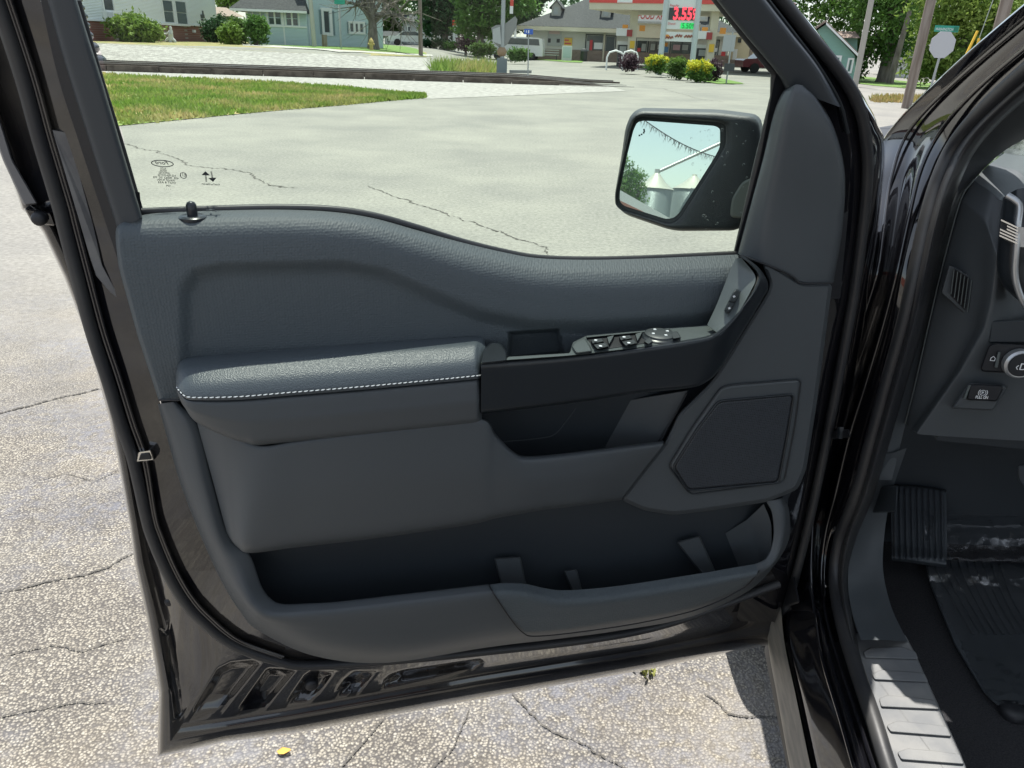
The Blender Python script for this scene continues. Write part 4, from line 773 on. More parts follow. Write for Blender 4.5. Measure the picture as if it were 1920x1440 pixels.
plate('brake_switch', [(1818, 720), (1876, 722), (1882, 728), (1870, 753), (1812, 750)], 1.165, 1.150, matte_bk, dash, mp=mF, r=5, bev=3)
plate('brake_switch_edge', [(1816, 722), (1821, 722), (1811, 748), (1806, 748)], 1.163, 1.149, silverish, dash, mp=mF, r=1, bev=.5)
p = mF(A(1828.), A(747.), A(1.1485))[0]; q = mF(A(1851.), A(748.), A(1.1485))[0]
text('brake_text', 'PULL ON', p, q-p, ez, .0052, white_pr, dash, width=np.linalg.norm(q-p))
p = mF(A(1843.), A(736.5), A(1.1485))[0]
MB().tube([p+er*math.cos(a)*.0042+ez*math.sin(a)*.0042 for a in np.linspace(0, 6.283, 21)], .0004, 4, False).build('brake_symbol', white_pr, dash)
for sgn in (0, math.pi): MB().tube([p+er*math.cos(a+sgn)*.0064+ez*math.sin(a+sgn)*.0064 for a in np.linspace(-.8, .8, 9)], .0005, 4).build('brake_symbol', white_pr, dash)
text('brake_text', 'P', p-er*.002-ez*.0022, er, ez, .0044, white_pr, dash)
# outboard air vent at the picture edge: black body, silver bars and trim
vb = loft('air_vent', [[(1880, 372, 1.21), (1872, 440, 1.19), (1868, 500, 1.18), (1878, 530, 1.18), (1910, 560, 1.18)], [(1884, 368, 1.15), (1874, 440, 1.13), (1870, 500, 1.13), (1880, 535, 1.13), (1912, 568, 1.13)], [(1910, 352, 1.13), (1906, 440, 1.11), (1904, 500, 1.11), (1908, 540, 1.11), (1926, 575, 1.11)], [(2000, 350, 1.13), (2000, 440, 1.11), (2000, 500, 1.11), (2000, 540, 1.11), (2000, 580, 1.11)]], satin, dash, mp=mF, nu=40, fil=[0, .3, .3, 0], sub=4)
ptube('vent_trim', [(1888, 366, 1.128), (1904, 376, 1.122), (1912, 388, 1.118), (1909, 420, 1.112), (1905, 470, 1.108), (1903, 510, 1.108), (1908, 540, 1.108), (1922, 570, 1.108), (1945, 585, 1.108)], .0045, silver, dash, mp=mF, n=60)
plate('vent_badge', [(1877, 411), (1908, 426), (1906, 462), (1873, 444)], 1.125, 1.108, matte_bk, dash, mp=mF, r=1, bev=0)
for k in range(6):
    y0 = 411+5.8*k; x0 = 1877-.6*k
    if k in (1, 2): x0 += 12; y0 += 5.5
    plate('vent_bar', [(x0, y0), (1909-.3*k, 426+5.8*k), (1909-.3*k, 429+5.8*k), (x0, y0+3)], 1.108, 1.104, chrome, dash, mp=mF, r=.2, bev=0)
plate('vent_badge', [(1907, 425), (1990, 430), (1990, 468), (1905, 463)], 1.12, 1.106, silver, dash, mp=mF, r=1, bev=.5)
# footwell: foot rest, brake pedal, mat, film
def frd(x, y):
    return -.006*(.5+.5*np.cos((x-1676+ (y-912)*-.02)/11.2*2*math.pi))*ss(1672, 1678, x)*ss(1774, 1768, x)*ss(912, 920, y)*ss(1052, 1044, y)
loft('foot_rest', [[(1668, 908, 1.56), (1700, 909, 1.56), (1740, 912, 1.56), (1776, 918, 1.56)], [(1670, 911, 1.53), (1700, 912, 1.53), (1740, 916, 1.53), (1774, 922, 1.53)], [(1672, 1020, 1.44), (1700, 1022, 1.44), (1740, 1028, 1.44), (1776, 1032, 1.44)], [(1672, 1047, 1.40), (1700, 1049, 1.40), (1740, 1054, 1.40), (1774, 1059, 1.40)], [(1674, 1052, 1.42), (1700, 1054, 1.42), (1740, 1060, 1.42), (1774, 1063, 1.42)]],
     matrub, truck, mp=mF, nu=200, fil=[0, .1, .2, .3, 0], sub=14, disp=frd, label='ribbed black dead pedal foot rest')
plate('brake_pedal', [(1908, 872), (1990, 868), (1990, 925), (1922, 918), (1908, 900)], 1.36, 1.34, matrub, truck, mp=mF, r=8, bev=4)
loft('toe_board', [[(1640, 780, 1.64), (1800, 800, 1.64), (2150, 800, 1.64)], [(1650, 980, 1.62), (1800, 980, 1.62), (2150, 980, 1.62)], [(1660, 1040, 1.50), (1800, 1050, 1.50), (2150, 1070, 1.50)]], carpet, truck, mp=mF, nu=20, sub=8, mode='l')
# mat and clear protective film lying in the footwell (things of their own)
fm = thing('floor_mat', 'black ribbed rubber floor mat lying in the driver footwell under clear film', 'floor mat', mZ(A(1850.), A(1200.), A(.51))[0])
MATO = [(1730, 1035), (1745, 1100), (1790, 1210), (1845, 1300), (1872, 1326), (1905, 1322), (1990, 1318), (2100, 1320), (2100, 1010), (1900, 1000)]
plate('mat_base', MATO, .502, .512, matrub, fm, mp=mZ, r=14, bev=3)
for k in range(9):
    ptube('mat_rib', [(1746+15*k, 1030-k*1.5, .513), (1760+15*k, 1075, .513), (1790+14*k, 1130, .513), (1825+14*k, 1190, .513)], .0032, matrub, fm, mp=mZ, n=24, k=6)
knob('mat_clip', 1898, 1338, .503, .518, .022, matte_bk, fm, mp=mZ)
flm = glass_mat('clear_film', (.965, .965, .97), .42, .12)
FO = rpoly([(1728, 962), (1742, 955), (1800, 962), (2080, 972), (2080, 1316), (1915, 1322), (1890, 1312), (1868, 1322), (1842, 1292), (1800, 1205), (1758, 1120), (1736, 1070), (1722, 1040), (1733, 1000)], 6)
gx_, gy_ = np.meshgrid(np.arange(1715, 2085, 4.), np.arange(950, 1330, 4.)); sdv = polysd(FO, gx_, gy_)
rs = np.random.RandomState(2); hz = np.zeros_like(gx_)
for k in range(26):
    a = rs.rand()*6.28; fq = rs.uniform(.05, .35); hz += rs.uniform(.1, 1)*.0007*np.abs(np.sin((gx_*math.cos(a)+gy_*math.sin(a))*fq+rs.rand()*6+1.2*np.sin(gx_*.013*rs.rand()+gy_*.02*rs.rand())))/(fq*14)
hz += .02*np.exp(-((gx_-1735)/12)**2)*np.exp(-((gy_-985)/30)**2) + .003*ss(12, 0, -sdv)*np.abs(np.sin(gy_*.31))
hbase = .522 + .10*ss(1075, 960, gy_)
Pw = mZ(gx_, gy_, hbase+hz); idx = -np.ones(gx_.shape, int); vv = []; ff = []
for i in range(gx_.shape[0]):
    for j in range(gx_.shape[1]):
        if sdv[i, j] < 3: idx[i, j] = len(vv); vv.append(Pw[i, j])
for i in range(gx_.shape[0]-1):
    for j in range(gx_.shape[1]-1):
        q = (idx[i, j], idx[i, j+1], idx[i+1, j+1], idx[i+1, j])
        if min(q) >= 0: ff.append(q)
fo = mk('plastic_film', vv, ff, flm, None, 80); setp(fo, 'crinkled clear plastic film spread over the driver floor mat', 'plastic film')
# --- fallen leaf and weed on the ground
lf = gp(532, 1413, .006)
mb = MB(); mb.add([lf+A(-.016, 0, 0), lf+A(-.004, .009, .004), lf+A(.014, .007, .002), lf+A(.018, 0, .006), lf+A(.004, -.009, .003), lf+A(-.008, -.008, .001)], [(0, 1, 2, 3, 4, 5)])
mb.add([p+A(0, 0, .001) for p in mb.v[:6]], [(5, 4, 3, 2, 1, 0)])
setp(mb.build('fallen_leaf', mat('leaf_orange', (.55, .30, .05), .7), None), 'small orange leaf fallen on the asphalt below the door', 'leaf')
wd = gp(1206, 1262); mb = MB(); r5 = random.Random(5)
for k in range(16):
    a = r5.random()*6.28; l = r5.uniform(.008, .022); p = wd+A(r5.gauss(0, .012), r5.gauss(0, .01), 0); e = p+A(math.cos(a)*l, math.sin(a)*l, r5.uniform(.008, .03)); t = A(-math.sin(a), math.cos(a), 0)*.003
    mb.add([p-t, p+t, (p+e)/2+t*1.4+A(0, 0, .004), e, (p+e)/2-t*1.4+A(0, 0, .004)], [(0, 1, 2, 3, 4)])
setp(mb.build('weed', mat('weed_yellow_green', (.24, .25, .07), .7), None), 'tiny yellow green weed growing in a crack under the door', 'weed')

# ------------------------------------------------------------------ the neighbourhood
class Fac:
    """upright facade through two places on the ground; u runs along it, n points to the viewer"""
    def __init__(s, a, b):
        s.o = A(a[0], a[1], 0); d = A(b[0]-a[0], b[1]-a[1], 0); s.L = np.linalg.norm(d); s.u = d/s.L; s.n = np.cross(s.u, ez)
        if s.n@(C0-s.o) < 0: s.n = -s.n
    def uz(s, px, py, off=0.):
        p = pl(A(px), A(py), s.n, A((s.o+s.n*off)@s.n))[0] if False else pl(np.array([px], float), np.array([py], float), s.n, np.array([(s.o+s.n*off)@s.n]))[0]
        return (p-s.o)@s.u, p[2]
    def P(s, u, z, off=0.): return s.o+s.u*u+s.n*off+ez*z
    def rect(s, mb, u0, z0, u1, z1, o0, o1): return mb.box(s.P(u0, z0, o0), s.u*(u1-u0), ez*(z1-z0), s.n*(o1-o0))
    def pr(s, mb, x0, y0, x1, y1, o0, o1):
        xm, ym = (x0+x1)/2, (y0+y1)/2
        u0, u1 = s.uz(x0, ym)[0], s.uz(x1, ym)[0]; z1, z0 = s.uz(xm, y0)[1], s.uz(xm, y1)[1]
        return s.rect(mb, u0, z0, u1, z1, o0, o1)
def gpt(px, py, D):
    p = at(px, py, D); return A(p[0], p[1], float(zt(p[0], p[1])))
wsid = mat('white_siding', (.80, .84, .85), .6, bump=.9, bkind='Z', bscale=4.2, bdist=.03)
bsid = mat('blue_grey_siding', (.46, .57, .60), .65, bump=.6, bkind='Z', bscale=4, bdist=.02)
gsid = mat('green_siding', (.20, .36, .31), .65, bump=.6, bkind='Z', bscale=4, bdist=.02)
greyw = mat('grey_siding', (.40, .42, .42), .7, bump=.6, bkind='Z', bscale=4, bdist=.02)
wtrim = mat('white_trim', (.72, .73, .73), .6)
cream = mat('cream_paint', (.55, .50, .39), .6, col2=(.60, .56, .45), nscale=.6)
pane = mat('window_pane', (.06, .075, .085), .08, spec=.7)
roofg = mat('grey_shingles', (.03, .033, .036), .95, col2=(.05, .053, .056), nscale=9, detail=8, bump=.5, bscale=12, bdist=.03)
roofb = mat('brown_shingles', (.20, .15, .125), .9, col2=(.26, .20, .165), nscale=9, detail=8)
bark = mat('bark', (.12, .105, .09), .9, col2=(.20, .18, .155), nscale=6, bump=.8, bscale=25, bdist=.02, stretch=(1, 1, .25))
polew = mat('weathered_pole', (.17, .135, .11), .9, col2=(.26, .22, .19), nscale=7, bump=.5, bscale=30, bdist=.01, stretch=(1, 1, .1))
galv = mat('galvanised_steel', (.34, .36, .37), .45, .6)
def brickm(name, c1, c2, mo, s):
    m = bpy.data.materials.new(name); m.use_nodes = True; t = m.node_tree; N = t.nodes; L = t.links; b = N['Principled BSDF']; b.inputs['Roughness'].default_value = .85
    tc = N.new('ShaderNodeTexCoord'); mp = N.new('ShaderNodeMapping'); mp.inputs['Rotation'].default_value = (rad(90), 0, 0); br = N.new('ShaderNodeTexBrick'); br.inputs['Scale'].default_value = s
    br.inputs['Color1'].default_value = (*c1, 1); br.inputs['Color2'].default_value = (*c2, 1); br.inputs['Mortar'].default_value = (*mo, 1); br.inputs['Mortar Size'].default_value = .02
    L.new(tc.outputs['Object'], mp.inputs[0]); L.new(mp.outputs[0], br.inputs[0]); L.new(br.outputs[0], b.inputs['Base Color']); return m
brk = brickm('red_brick', (.20, .075, .055), (.26, .11, .085), (.30, .25, .22), 2.2)
brk2 = brickm('brown_brick', (.20, .15, .12), (.27, .20, .165), (.33, .30, .27), 2.4)
def window(f, px, par, cols=1, rows=2, name='window', fr=.09, sm=wtrim, pm=pane, gap=.05):
    x0, y0, x1, y1 = px; mb = MB(); xm, ym = (x0+x1)/2, (y0+y1)/2
    u0, u1 = f.uz(x0, ym)[0], f.uz(x1, ym)[0]; z1, z0 = f.uz(xm, y0)[1], f.uz(xm, y1)[1]
    f.rect(mb, u0-fr, z0-fr, u0, z1+fr, 0, .05); f.rect(mb, u1, z0-fr, u1+fr, z1+fr, 0, .05); f.rect(mb, u0, z0-fr, u1, z0, 0, .05); f.rect(mb, u0, z1, u1, z1+fr, 0, .05)
    for c in range(1, cols): q = u0+(u1-u0)*c/cols; f.rect(mb, q-fr*.6, z0, q+fr*.6, z1, 0, .048)
    w_ = mb.build(name, sm, par); dw = (u1-u0)/cols; dh = (z1-z0)/rows
    for c in range(cols):
        for r in range(rows):
            mb = MB(); f.rect(mb, u0+dw*c+gap, z0+dh*r+gap*.5, u0+dw*(c+1)-gap, z0+dh*(r+1)-gap*.5, .004, .02+.012*r); mb.build('pane', pm, w_)
    return w_

# white house with a brick base, on the left
f1 = Fac(gpt(195, 75, 50), gpt(403, 82, 63)); za = float(zt(f1.o[0], f1.o[1]))-.4
h1 = thing('house', 'white sided house on a red brick base behind the tracks at the left', 'house', f1.o+A(0, 0, za))
zb = f1.uz(290, 44)[1]; u_a, u_b = f1.uz(20, 30)[0], f1.uz(405, 30)[0]
mb = MB(); f1.rect(mb, u_a, zb, u_b, zb+5.2, -8, 0); mb.build('wall', wsid, h1)
mb = MB(); f1.rect(mb, u_a+.05, za, u_b-.05, zb, -7.9, -.06); mb.build('brick_base', brk, h1)
mb = MB(); f1.rect(mb, u_a-.03, zb-.03, u_b+.05, zb+.06, -8, .05); f1.rect(mb, u_b-.08, zb, u_b+.04, zb+5.2, -.1, .03); mb.build('corner_board', wtrim, h1)
mb = MB(); mb.prism([f1.P(u_a-.5, zb+5.2, .6), f1.P(u_a-.5, zb+7.6, -4), f1.P(u_a-.5, zb+5.2, -8.6)], f1.u*(u_b-u_a+1)); mb.build('roof', roofg, h1)
wl = window(f1, (190, -45, 208, 19), h1, 1, 2, fr=.12)
mb = MB(); f1.pr(mb, 201, 23, 213, 35, 0, .35); ac = mb.build('air_conditioner', wtrim, h1); mb = MB(); f1.pr(mb, 203, 25, 211, 34, .35, .36); mb.build('grille', mat('vent_grey', (.25, .26, .27), .6), ac)
mb = MB(); f1.pr(mb, 192, 22, 201, 35, 0, .03); mb.build('side_panel', wtrim, h1)
window(f1, (306, 1, 324, 42), h1, 1, 2, fr=.13); window(f1, (330, 3, 349, 45), h1, 1, 2, fr=.13)
mb = MB(); f1.pr(mb, 301, 44, 354, 48, 0, .12); mb.build('window_sill', wtrim, h1)
mb = MB(); f1.pr(mb, 376, 27, 383, 34, 0, .03); f1.pr(mb, 379, 20, 381, 30, 0, .04); f1.pr(mb, 377, 35, 381, 39, 0, .04); mb.build('wall_ornament', mat('dark_iron', (.05, .06, .06), .6), h1)
mb = MB(); f1.pr(mb, 362, 56, 366, 61, -.06, .05); mb.build('vent_cap', wtrim, h1)

# leaf clumps: shrubs and tree crowns
LEAF = {}
def leafm(name, c1, c2, ns=.7, tr=.3):
    if name not in LEAF: LEAF[name] = mat(name, c1, .65, col2=c2, nscale=ns, nlo=.35, nhi=.65, detail=5, trans=tr, spec=.3)
    return LEAF[name]
def clump(name, blobs, n, sz, m, par, seed, hole=.0, up=0.):
    """n leaf clusters spread through a set of ellipsoids given as centre and radii"""
    r = np.random.RandomState(seed); vol = np.array([b[3]*b[4]*b[5] for b in blobs])**.75; pk = r.choice(len(blobs), n, p=vol/vol.sum()); V = []; F = []
    ho = [A(*blobs[r.randint(len(blobs))][:3])+r.randn(3)*.6*A(*blobs[0][3:]) for _ in range(int(hole*10))]
    for i in range(n):
        b = blobs[pk[i]]; d = r.randn(3); d /= np.linalg.norm(d); rr_ = r.rand()**.4*(1+.12*math.sin(7*d[0]+seed)+.12*math.sin(6*d[2]+2*d[1]+pk[i])+.08*r.randn())
        p = A(*b[:3])+d*rr_*A(*b[3:])
        if any(np.linalg.norm((p-h)/A(*b[3:])) < .28 for h in ho): continue
        for k in range(3):
            q = p+r.randn(3)*sz*.6; nrm = r.randn(3)+A(0, 0, .8); nrm /= np.linalg.norm(nrm); a = np.cross(nrm, r.randn(3)); a /= np.linalg.norm(a)+1e-9; c = np.cross(nrm, a); s1 = sz*r.uniform(.6, 1.2); kk = len(V)
            V += [q-a*s1, q+c*s1*.42-a*s1*.1, q+a*s1, q-c*s1*.42+a*s1*.05]; F.append((kk, kk+1, kk+2, kk+3))
    return mk(name, V, F, m, par, 0)
def px_blob(px, py, rx, ry, D, dep=1.):
    p = at(px, py, D); k = D/FPX*1.03; return (p[0], p[1], p[2], rx*k, rx*k*dep, ry*k)
def shrub(name, label, blobs, n, sz, m, seed, base, stem=.05, group=None, trunk=True):
    t = thing(name, label, 'shrub', base, group); clump('foliage', blobs, n, sz, m, t, seed)
    if trunk:
        c = np.mean([b[:3] for b in blobs], 0); mb = MB()
        for k in range(4): mb.tube([A(*base)+A(.04*k-.06, 0, 0), A(*base)*.5+c*.5+A(.12*(k-1.5), .05*k, -.1), c+A(.3*(k-1.5), 0, .1)], [stem, stem*.7, stem*.3], 5)
        mb.build('stem', bark, t, 40)
    return t
lime = leafm('leaf_lime', (.11, .20, .03), (.19, .28, .05), 1.4); mid = leafm('leaf_mid', (.06, .145, .03), (.12, .23, .045), .6); dk = leafm('leaf_dark', (.025, .075, .03), (.05, .12, .04), .8)
brt = leafm('leaf_bright', (.11, .20, .035), (.24, .32, .07), .6, .4); yel = leafm('leaf_yellow', (.60, .55, .04), (.50, .52, .05), 2); pur = leafm('leaf_purple', (.055, .03, .045), (.10, .06, .075), 2); olive = leafm('leaf_olive', (.06, .12, .03), (.11, .18, .04), .8)
shrub('round_shrub', 'large rounded bright green shrub against the brick base of the white house', [px_blob(252, 55, 35, 19, 49), px_blob(245, 45, 25, 14, 49), px_blob(275, 60, 20, 17, 49)], 1900, .13, lime, 1, gpt(252, 76, 49))
shrub('corner_shrub', 'dark green shrub at the right corner of the white house', [px_blob(399, 58, 17, 17, 58), px_blob(405, 48, 12, 10, 58), px_blob(418, 55, 14, 20, 58)], 1100, .13, dk, 2, gpt(402, 80, 58))
shrub('yellow_green_shrub', 'yellow green shrub in the middle of the row between the two houses', [px_blob(431, 66, 17, 16, 51), px_blob(438, 58, 12, 12, 51)], 900, .12, lime, 3, gpt(430, 83, 51))
shrub('grassy_shrub', 'feathery pale green shrub between the yellow green shrub and the small tree', [px_blob(449, 56, 14, 18, 53), px_blob(440, 48, 14, 10, 53)], 700, .14, olive, 4, gpt(450, 82, 53))
shrub('small_tree', 'small round dark green tree on a short stem before the porch', [px_blob(483, 55, 18, 19, 51), px_blob(478, 46, 12, 12, 51)], 1100, .13, mid, 5, gpt(480, 86, 51), .07)

# garden statue on the lawn (white angel-like figure)
sb = gpt(321, 82, 52); st = thing('garden_statue', 'small pale stone garden statue of a leaning figure before the brick base', 'statue', sb)
k = 44/FPX; stm_ = mat('pale_stone', (.55, .57, .56), .8)
sk = [((0, 0, .0), .16), ((0, 0, .06), .14), ((.02, 0, .25), .16), ((.05, 0, .48), .13), ((.08, 0, .62), .12), ((.10, 0, .70), .06), ((.08, 0, .80), .085), ((.07, 0, .87), .05)]
mb = MB().tube([sb+A(*p) for p, r in sk], [r for p, r in sk], 10); mb.build('body', stm_, st, 60)
MB().tube([sb+A(.05, -.05, .6), sb+A(-.15, -.08, .46), sb+A(-.42, -.05, .47)], [.06, .05, .03], 7).tube([sb+A(.12, -.05, .58), sb+A(.16, -.12, .45), sb+A(.03, -.16, .42)], [.06, .05, .035], 7).build('arm', stm_, st, 60)
MB().tube([sb+A(.02, 0, .25), sb+A(-.18, -.05, .14), sb+A(-.32, 0, .02)], [.13, .1, .07], 8).tube([sb+A(.05, 0, .22), sb+A(.22, -.05, .12), sb+A(.26, 0, .02)], [.12, .1, .08], 8).build('leg', stm_, st, 60)

# dark ribbed stack at the left window edge
tb = gpt(160, 97, 40); t = thing('ribbed_stack', 'stack of black ribbed discs standing by the tracks, half hidden by the window frame', 'stack', tb)  # built as stacked discs; the ribbed shape itself is not identified
kk = 40/FPX; blk = mat('shiny_black', (.03, .035, .04), .25)
for i, (y0, y1, xr) in enumerate(((97, 80, 185), (80, 62, 178), (62, 47, 173), (47, 34, 171), (34, 22, 170), (22, 11, 168), (11, 0, 167), (0, -12, 166))):
    rr_ = (xr-135)*kk; z0 = (97-y0)*kk; hh = (y0-y1)*kk*.96
    MB().lathe(tb+A(-.72, 0, z0), [(rr_*.7, 0), (rr_*.93, hh*.08), (rr_, hh*.3), (rr_, hh*.6), (rr_*.9, hh*.9), (rr_*.6, hh)], 20).build('tyre_shape', blk, t, 50)

# blue-grey house with a sun porch
f2 = Fac(gpt(455, 78, 56), gpt(575, 80, 55.5)); b2 = gpt(510, 78, 56); h2 = thing('house', 'blue grey house with a windowed sun porch under a hip roof', 'house', b2)
zb2 = b2[2]-.3; U = lambda x, y=40: f2.uz(x, y)[0]; Z = lambda x, y: f2.uz(x, y)[1]
mb = MB(); f2.rect(mb, U(463), zb2, U(575), Z(520, 17), -4, 0); mb.build('porch_wall', bsid, h2)
mb = MB(); f2.rect(mb, U(498), Z(530, 51), U(575), Z(530, 48), 0, .06); f2.rect(mb, U(530), zb2, U(532.5), Z(530, 17), 0, .05); f2.rect(mb, U(463), zb2, U(466), Z(465, 17), 0, .05); mb.build('porch_trim', wtrim, h2)
ez1 = Z(510, 18); ro = [f2.P(U(436), ez1, .6), f2.P(U(578), ez1, .6), f2.P(U(578), ez1, -4.2), f2.P(U(436), ez1, -4.2)]
top = [f2.P(U(505), ez1+1.9, -2.4), f2.P(U(560), ez1+1.9, -2.4)]
MB().add(ro+top+[p-ez*.12 for p in ro], [(0, 1, 5, 4), (1, 2, 5), (2, 3, 4, 5), (3, 0, 4), (0, 6, 7, 1), (1, 7, 8, 2), (2, 8, 9, 3), (3, 9, 6, 0), (6, 9, 8, 7)]).build('porch_roof', roofg, h2)
mb = MB(); f2.rect(mb, U(436), ez1-.16, U(578), ez1-.02, .58, .66); mb.build('gutter', wtrim, h2)
window(f2, (503, 20, 527, 46), h2, 2, 2, fr=.09); window(f2, (536, 22, 559, 48), h2, 2, 2, fr=.09)
mb = MB(); f2.pr(mb, 464, 24, 498, 74, 0, .02); mb.build('porch_glazing', mat('pale_glazing', (.30, .37, .38), .3), h2)
for x in (464, 476, 490): mb = MB(); f2.pr(mb, x-1, 22, x+1, 74, .02, .08); mb.build('porch_post', wtrim, h2)
f3 = Fac(gpt(575, 80, 57), gpt(720, 84, 59)); zb3 = zb2
mb = MB(); f3.rect(mb, 0, zb3, f3.uz(718, 60)[0], f3.uz(640, -70)[1], -9, 0); mb.build('wall', bsid, h2)
zt3 = f3.uz(640, -70)[1]; L3 = f3.uz(718, 60)[0]
MB().prism([f3.P(-.5, zt3, .5), f3.P(L3/2, zt3+3.2, .5), f3.P(L3+.5, zt3, .5)], -f3.n*10).build('roof', roofg, h2)
window(f3, (607, 21, 618, 61), h2, 1, 1, fr=.2); window(f3, (656, 44, 681, 60), h2, 3, 1, fr=.14)
for x0, y0, x1, y1 in ((599, 18, 603, 64), (623, 20, 627, 66), (651, 41, 654, 62), (685, 43, 687, 63)):
    mb = MB(); f3.pr(mb, x0, y0, x1, y1, 0, .05); mb.build('shutter', mat('shutter_grey', (.17, .24, .26), .6) if 'shutter_grey' not in MATS else MATS['shutter_grey'], h2)
mb = MB(); f3.pr(mb, 574, -70, 577, 84, 0, .06); f3.pr(mb, 633, -70, 635, 84, 0, .05); mb.build('corner_board', wtrim, h2)
# garage between the houses
f4 = Fac(gpt(398, 70, 75), gpt(450, 72, 76)); g4 = thing('garage', 'brown roofed garage between the white house and the blue grey house', 'garage', gpt(425, 70, 75.5))
z4 = g4.location[2]-.2
mb = MB(); f4.rect(mb, 0, z4, f4.L, f4.uz(420, 30)[1], -6, 0); mb.build('wall', mat('tan_wall', (.36, .30, .24), .7), g4)
MB().prism([f4.P(-.4, f4.uz(420, 30)[1], .5), f4.P(-.4, f4.uz(420, 12)[1], -3), f4.P(-.4, f4.uz(420, 30)[1], -6.5)], f4.u*(f4.L+.8)).build('roof', roofb, g4)
for x in (411, 423, 436): mb = MB(); f4.pr(mb, x-3, 34, x+3, 58, 0, .05); mb.build('garage_door', wtrim, g4)

def house(px0, px1, py, D, yeave, ytop, wallm, rm, label, wins=(), gable=False, name='house', D2=None):
    f = Fac(gpt(px0, py, D), gpt(px1, py, D2 or D)); b = gpt((px0+px1)/2, py, D); h = thing(name, label, 'house', b); xm = (px0+px1)/2
    ze = f.uz(xm, yeave)[1]; zr = f.uz(xm, ytop)[1]; dp = 7
    mb = MB(); f.rect(mb, 0, b[2]-.3, f.L, ze, -dp, 0); mb.build('wall', wallm, h)
    if gable: MB().prism([f.P(-.4, ze, .4), f.P(f.L/2, zr, .4), f.P(f.L+.4, ze, .4)], -f.n*(dp+.8)).build('roof', rm, h)
    else: MB().prism([f.P(-.4, ze, .5), f.P(-.4, zr, -dp/2), f.P(-.4, ze, -dp-.5)], f.u*(f.L+.8)).build('roof', rm, h)
    for w_ in wins: window(f, w_, h, 1, 1, fr=.1, gap=.02)
    return f, h
house(755, 812, 86, 95, 42, 25, greyw, roofg, 'grey two storey house far behind the dark utility pole', [(765, 50, 769, 58), (783, 50, 787, 58), (764, 68, 769, 80), (778, 68, 786, 80)])
house(722, 754, 85, 92, 68, 58, greyw, roofg, 'low grey house with a white porch left of the two storey house', [(726, 72, 732, 80), (738, 72, 746, 80)])
house(818, 862, 88, 105, 62, 45, wtrim, roofg, 'pale far house seen between the trees behind the red topped sign', [(826, 66, 830, 76), (845, 66, 849, 76)])
house(896, 930, 92, 90, 68, 50, wtrim, roofg, 'small white house behind the gate mechanism of the level crossing', [(905, 76, 910, 86)])

# trees
def limb_tree(name, label, base, trunk_r, th, blobs, n, sz, m, seed, limbs=7, hole=.4, lean=(0, 0), bare=0, group=None):
    t = thing(name, label, 'tree', base, group); r = np.random.RandomState(seed); base = A(*base); top = base+A(lean[0], lean[1], th)
    mb = MB(); mb.tube([base-ez*.2, base+ez*.25, base*.5+top*.5, top], [trunk_r*1.35, trunk_r*1.05, trunk_r*.8, trunk_r*.6], 10); tr = mb.build('trunk', bark, t, 60)
    mb = MB()
    for i in range(limbs):
        b = blobs[i % len(blobs)] if blobs else None
        e = (A(*b[:3])+r.randn(3)*A(*b[3:])*.35) if b is not None else top+A(r.randn()*3, r.randn()*2, 2+2*r.rand())
        s_ = base+(top-base)*r.uniform(.65, 1.); m_ = s_*.5+e*.5+A(0, 0, .3); mb.tube([s_, m_, e], [trunk_r*.45, trunk_r*.28, trunk_r*.08], 6)
        for q in range(bare):
            s2 = m_+(e-m_)*r.rand(); e2 = s2+r.randn(3)*A(1.4, 1.0, 1.0); mb.tube([s2, s2*.5+e2*.5+r.randn(3)*.15, e2], [trunk_r*.09, trunk_r*.06, trunk_r*.02], 4)
    mb.build('limb', bark, tr, 60)
    if blobs and n: clump('crown', blobs, n, sz, m, t, seed, hole)
    return t
# half-bare tree before the blue house
tb = gpt(700, 86, 54); B_ = []
limb_tree('bare_tree', 'grey tree with mostly bare branches and a thick forked trunk beside the blue grey house', tb, .36, 2.2, [px_blob(655, -30, 30, 25, 54), px_blob(700, -50, 30, 30, 54), px_blob(745, -20, 30, 30, 54), px_blob(660, 5, 20, 15, 54), px_blob(745, 25, 28, 25, 54), px_blob(770, 40, 20, 20, 54)], 90, .14, olive, 11, 14, 0, bare=14)
limb_tree('dark_tree', 'dark green leafy tree behind the dark utility pole, left of the brighter tree', gpt(835, 92, 82), .35, 3, [px_blob(825, 10, 42, 45, 82), px_blob(850, -20, 40, 40, 82), px_blob(800, -15, 30, 40, 82), px_blob(815, 45, 22, 20, 82), px_blob(852, 40, 25, 22, 82)], 3200, .26, dk, 12)
limb_tree('maple_tree', 'big bright green maple just left of the shop roof', gpt(900, 100, 72), .4, 3, [px_blob(905, 15, 45, 40, 72), px_blob(935, -15, 45, 35, 72), px_blob(885, -30, 40, 35, 72), px_blob(880, 45, 25, 25, 72), px_blob(920, 50, 32, 22, 72), px_blob(975, 5, 30, 22, 72)], 3600, .22, mid, 13)
limb_tree('plum_tree', 'small dark purple tree under the maple', gpt(873, 98, 74), .1, 1.2, [px_blob(875, 78, 15, 14, 74), px_blob(885, 84, 12, 10, 74)], 420, .16, pur, 14)
limb_tree('ash_tree', 'leafy tree rising behind the left end of the shop roof', gpt(990, 95, 95), .35, 4, [px_blob(985, 10, 30, 30, 95), px_blob(960, 35, 25, 22, 95), px_blob(1010, -25, 30, 25, 95)], 1800, .28, dk, 15)
limb_tree('street_tree', 'olive green tree far off behind the half bare tree', gpt(735, 78, 100), .35, 4, [px_blob(735, 20, 35, 35, 100), px_blob(760, 50, 25, 22, 100), px_blob(715, 50, 22, 22, 100), px_blob(725, -20, 40, 35, 100)], 1700, .3, olive, 16)
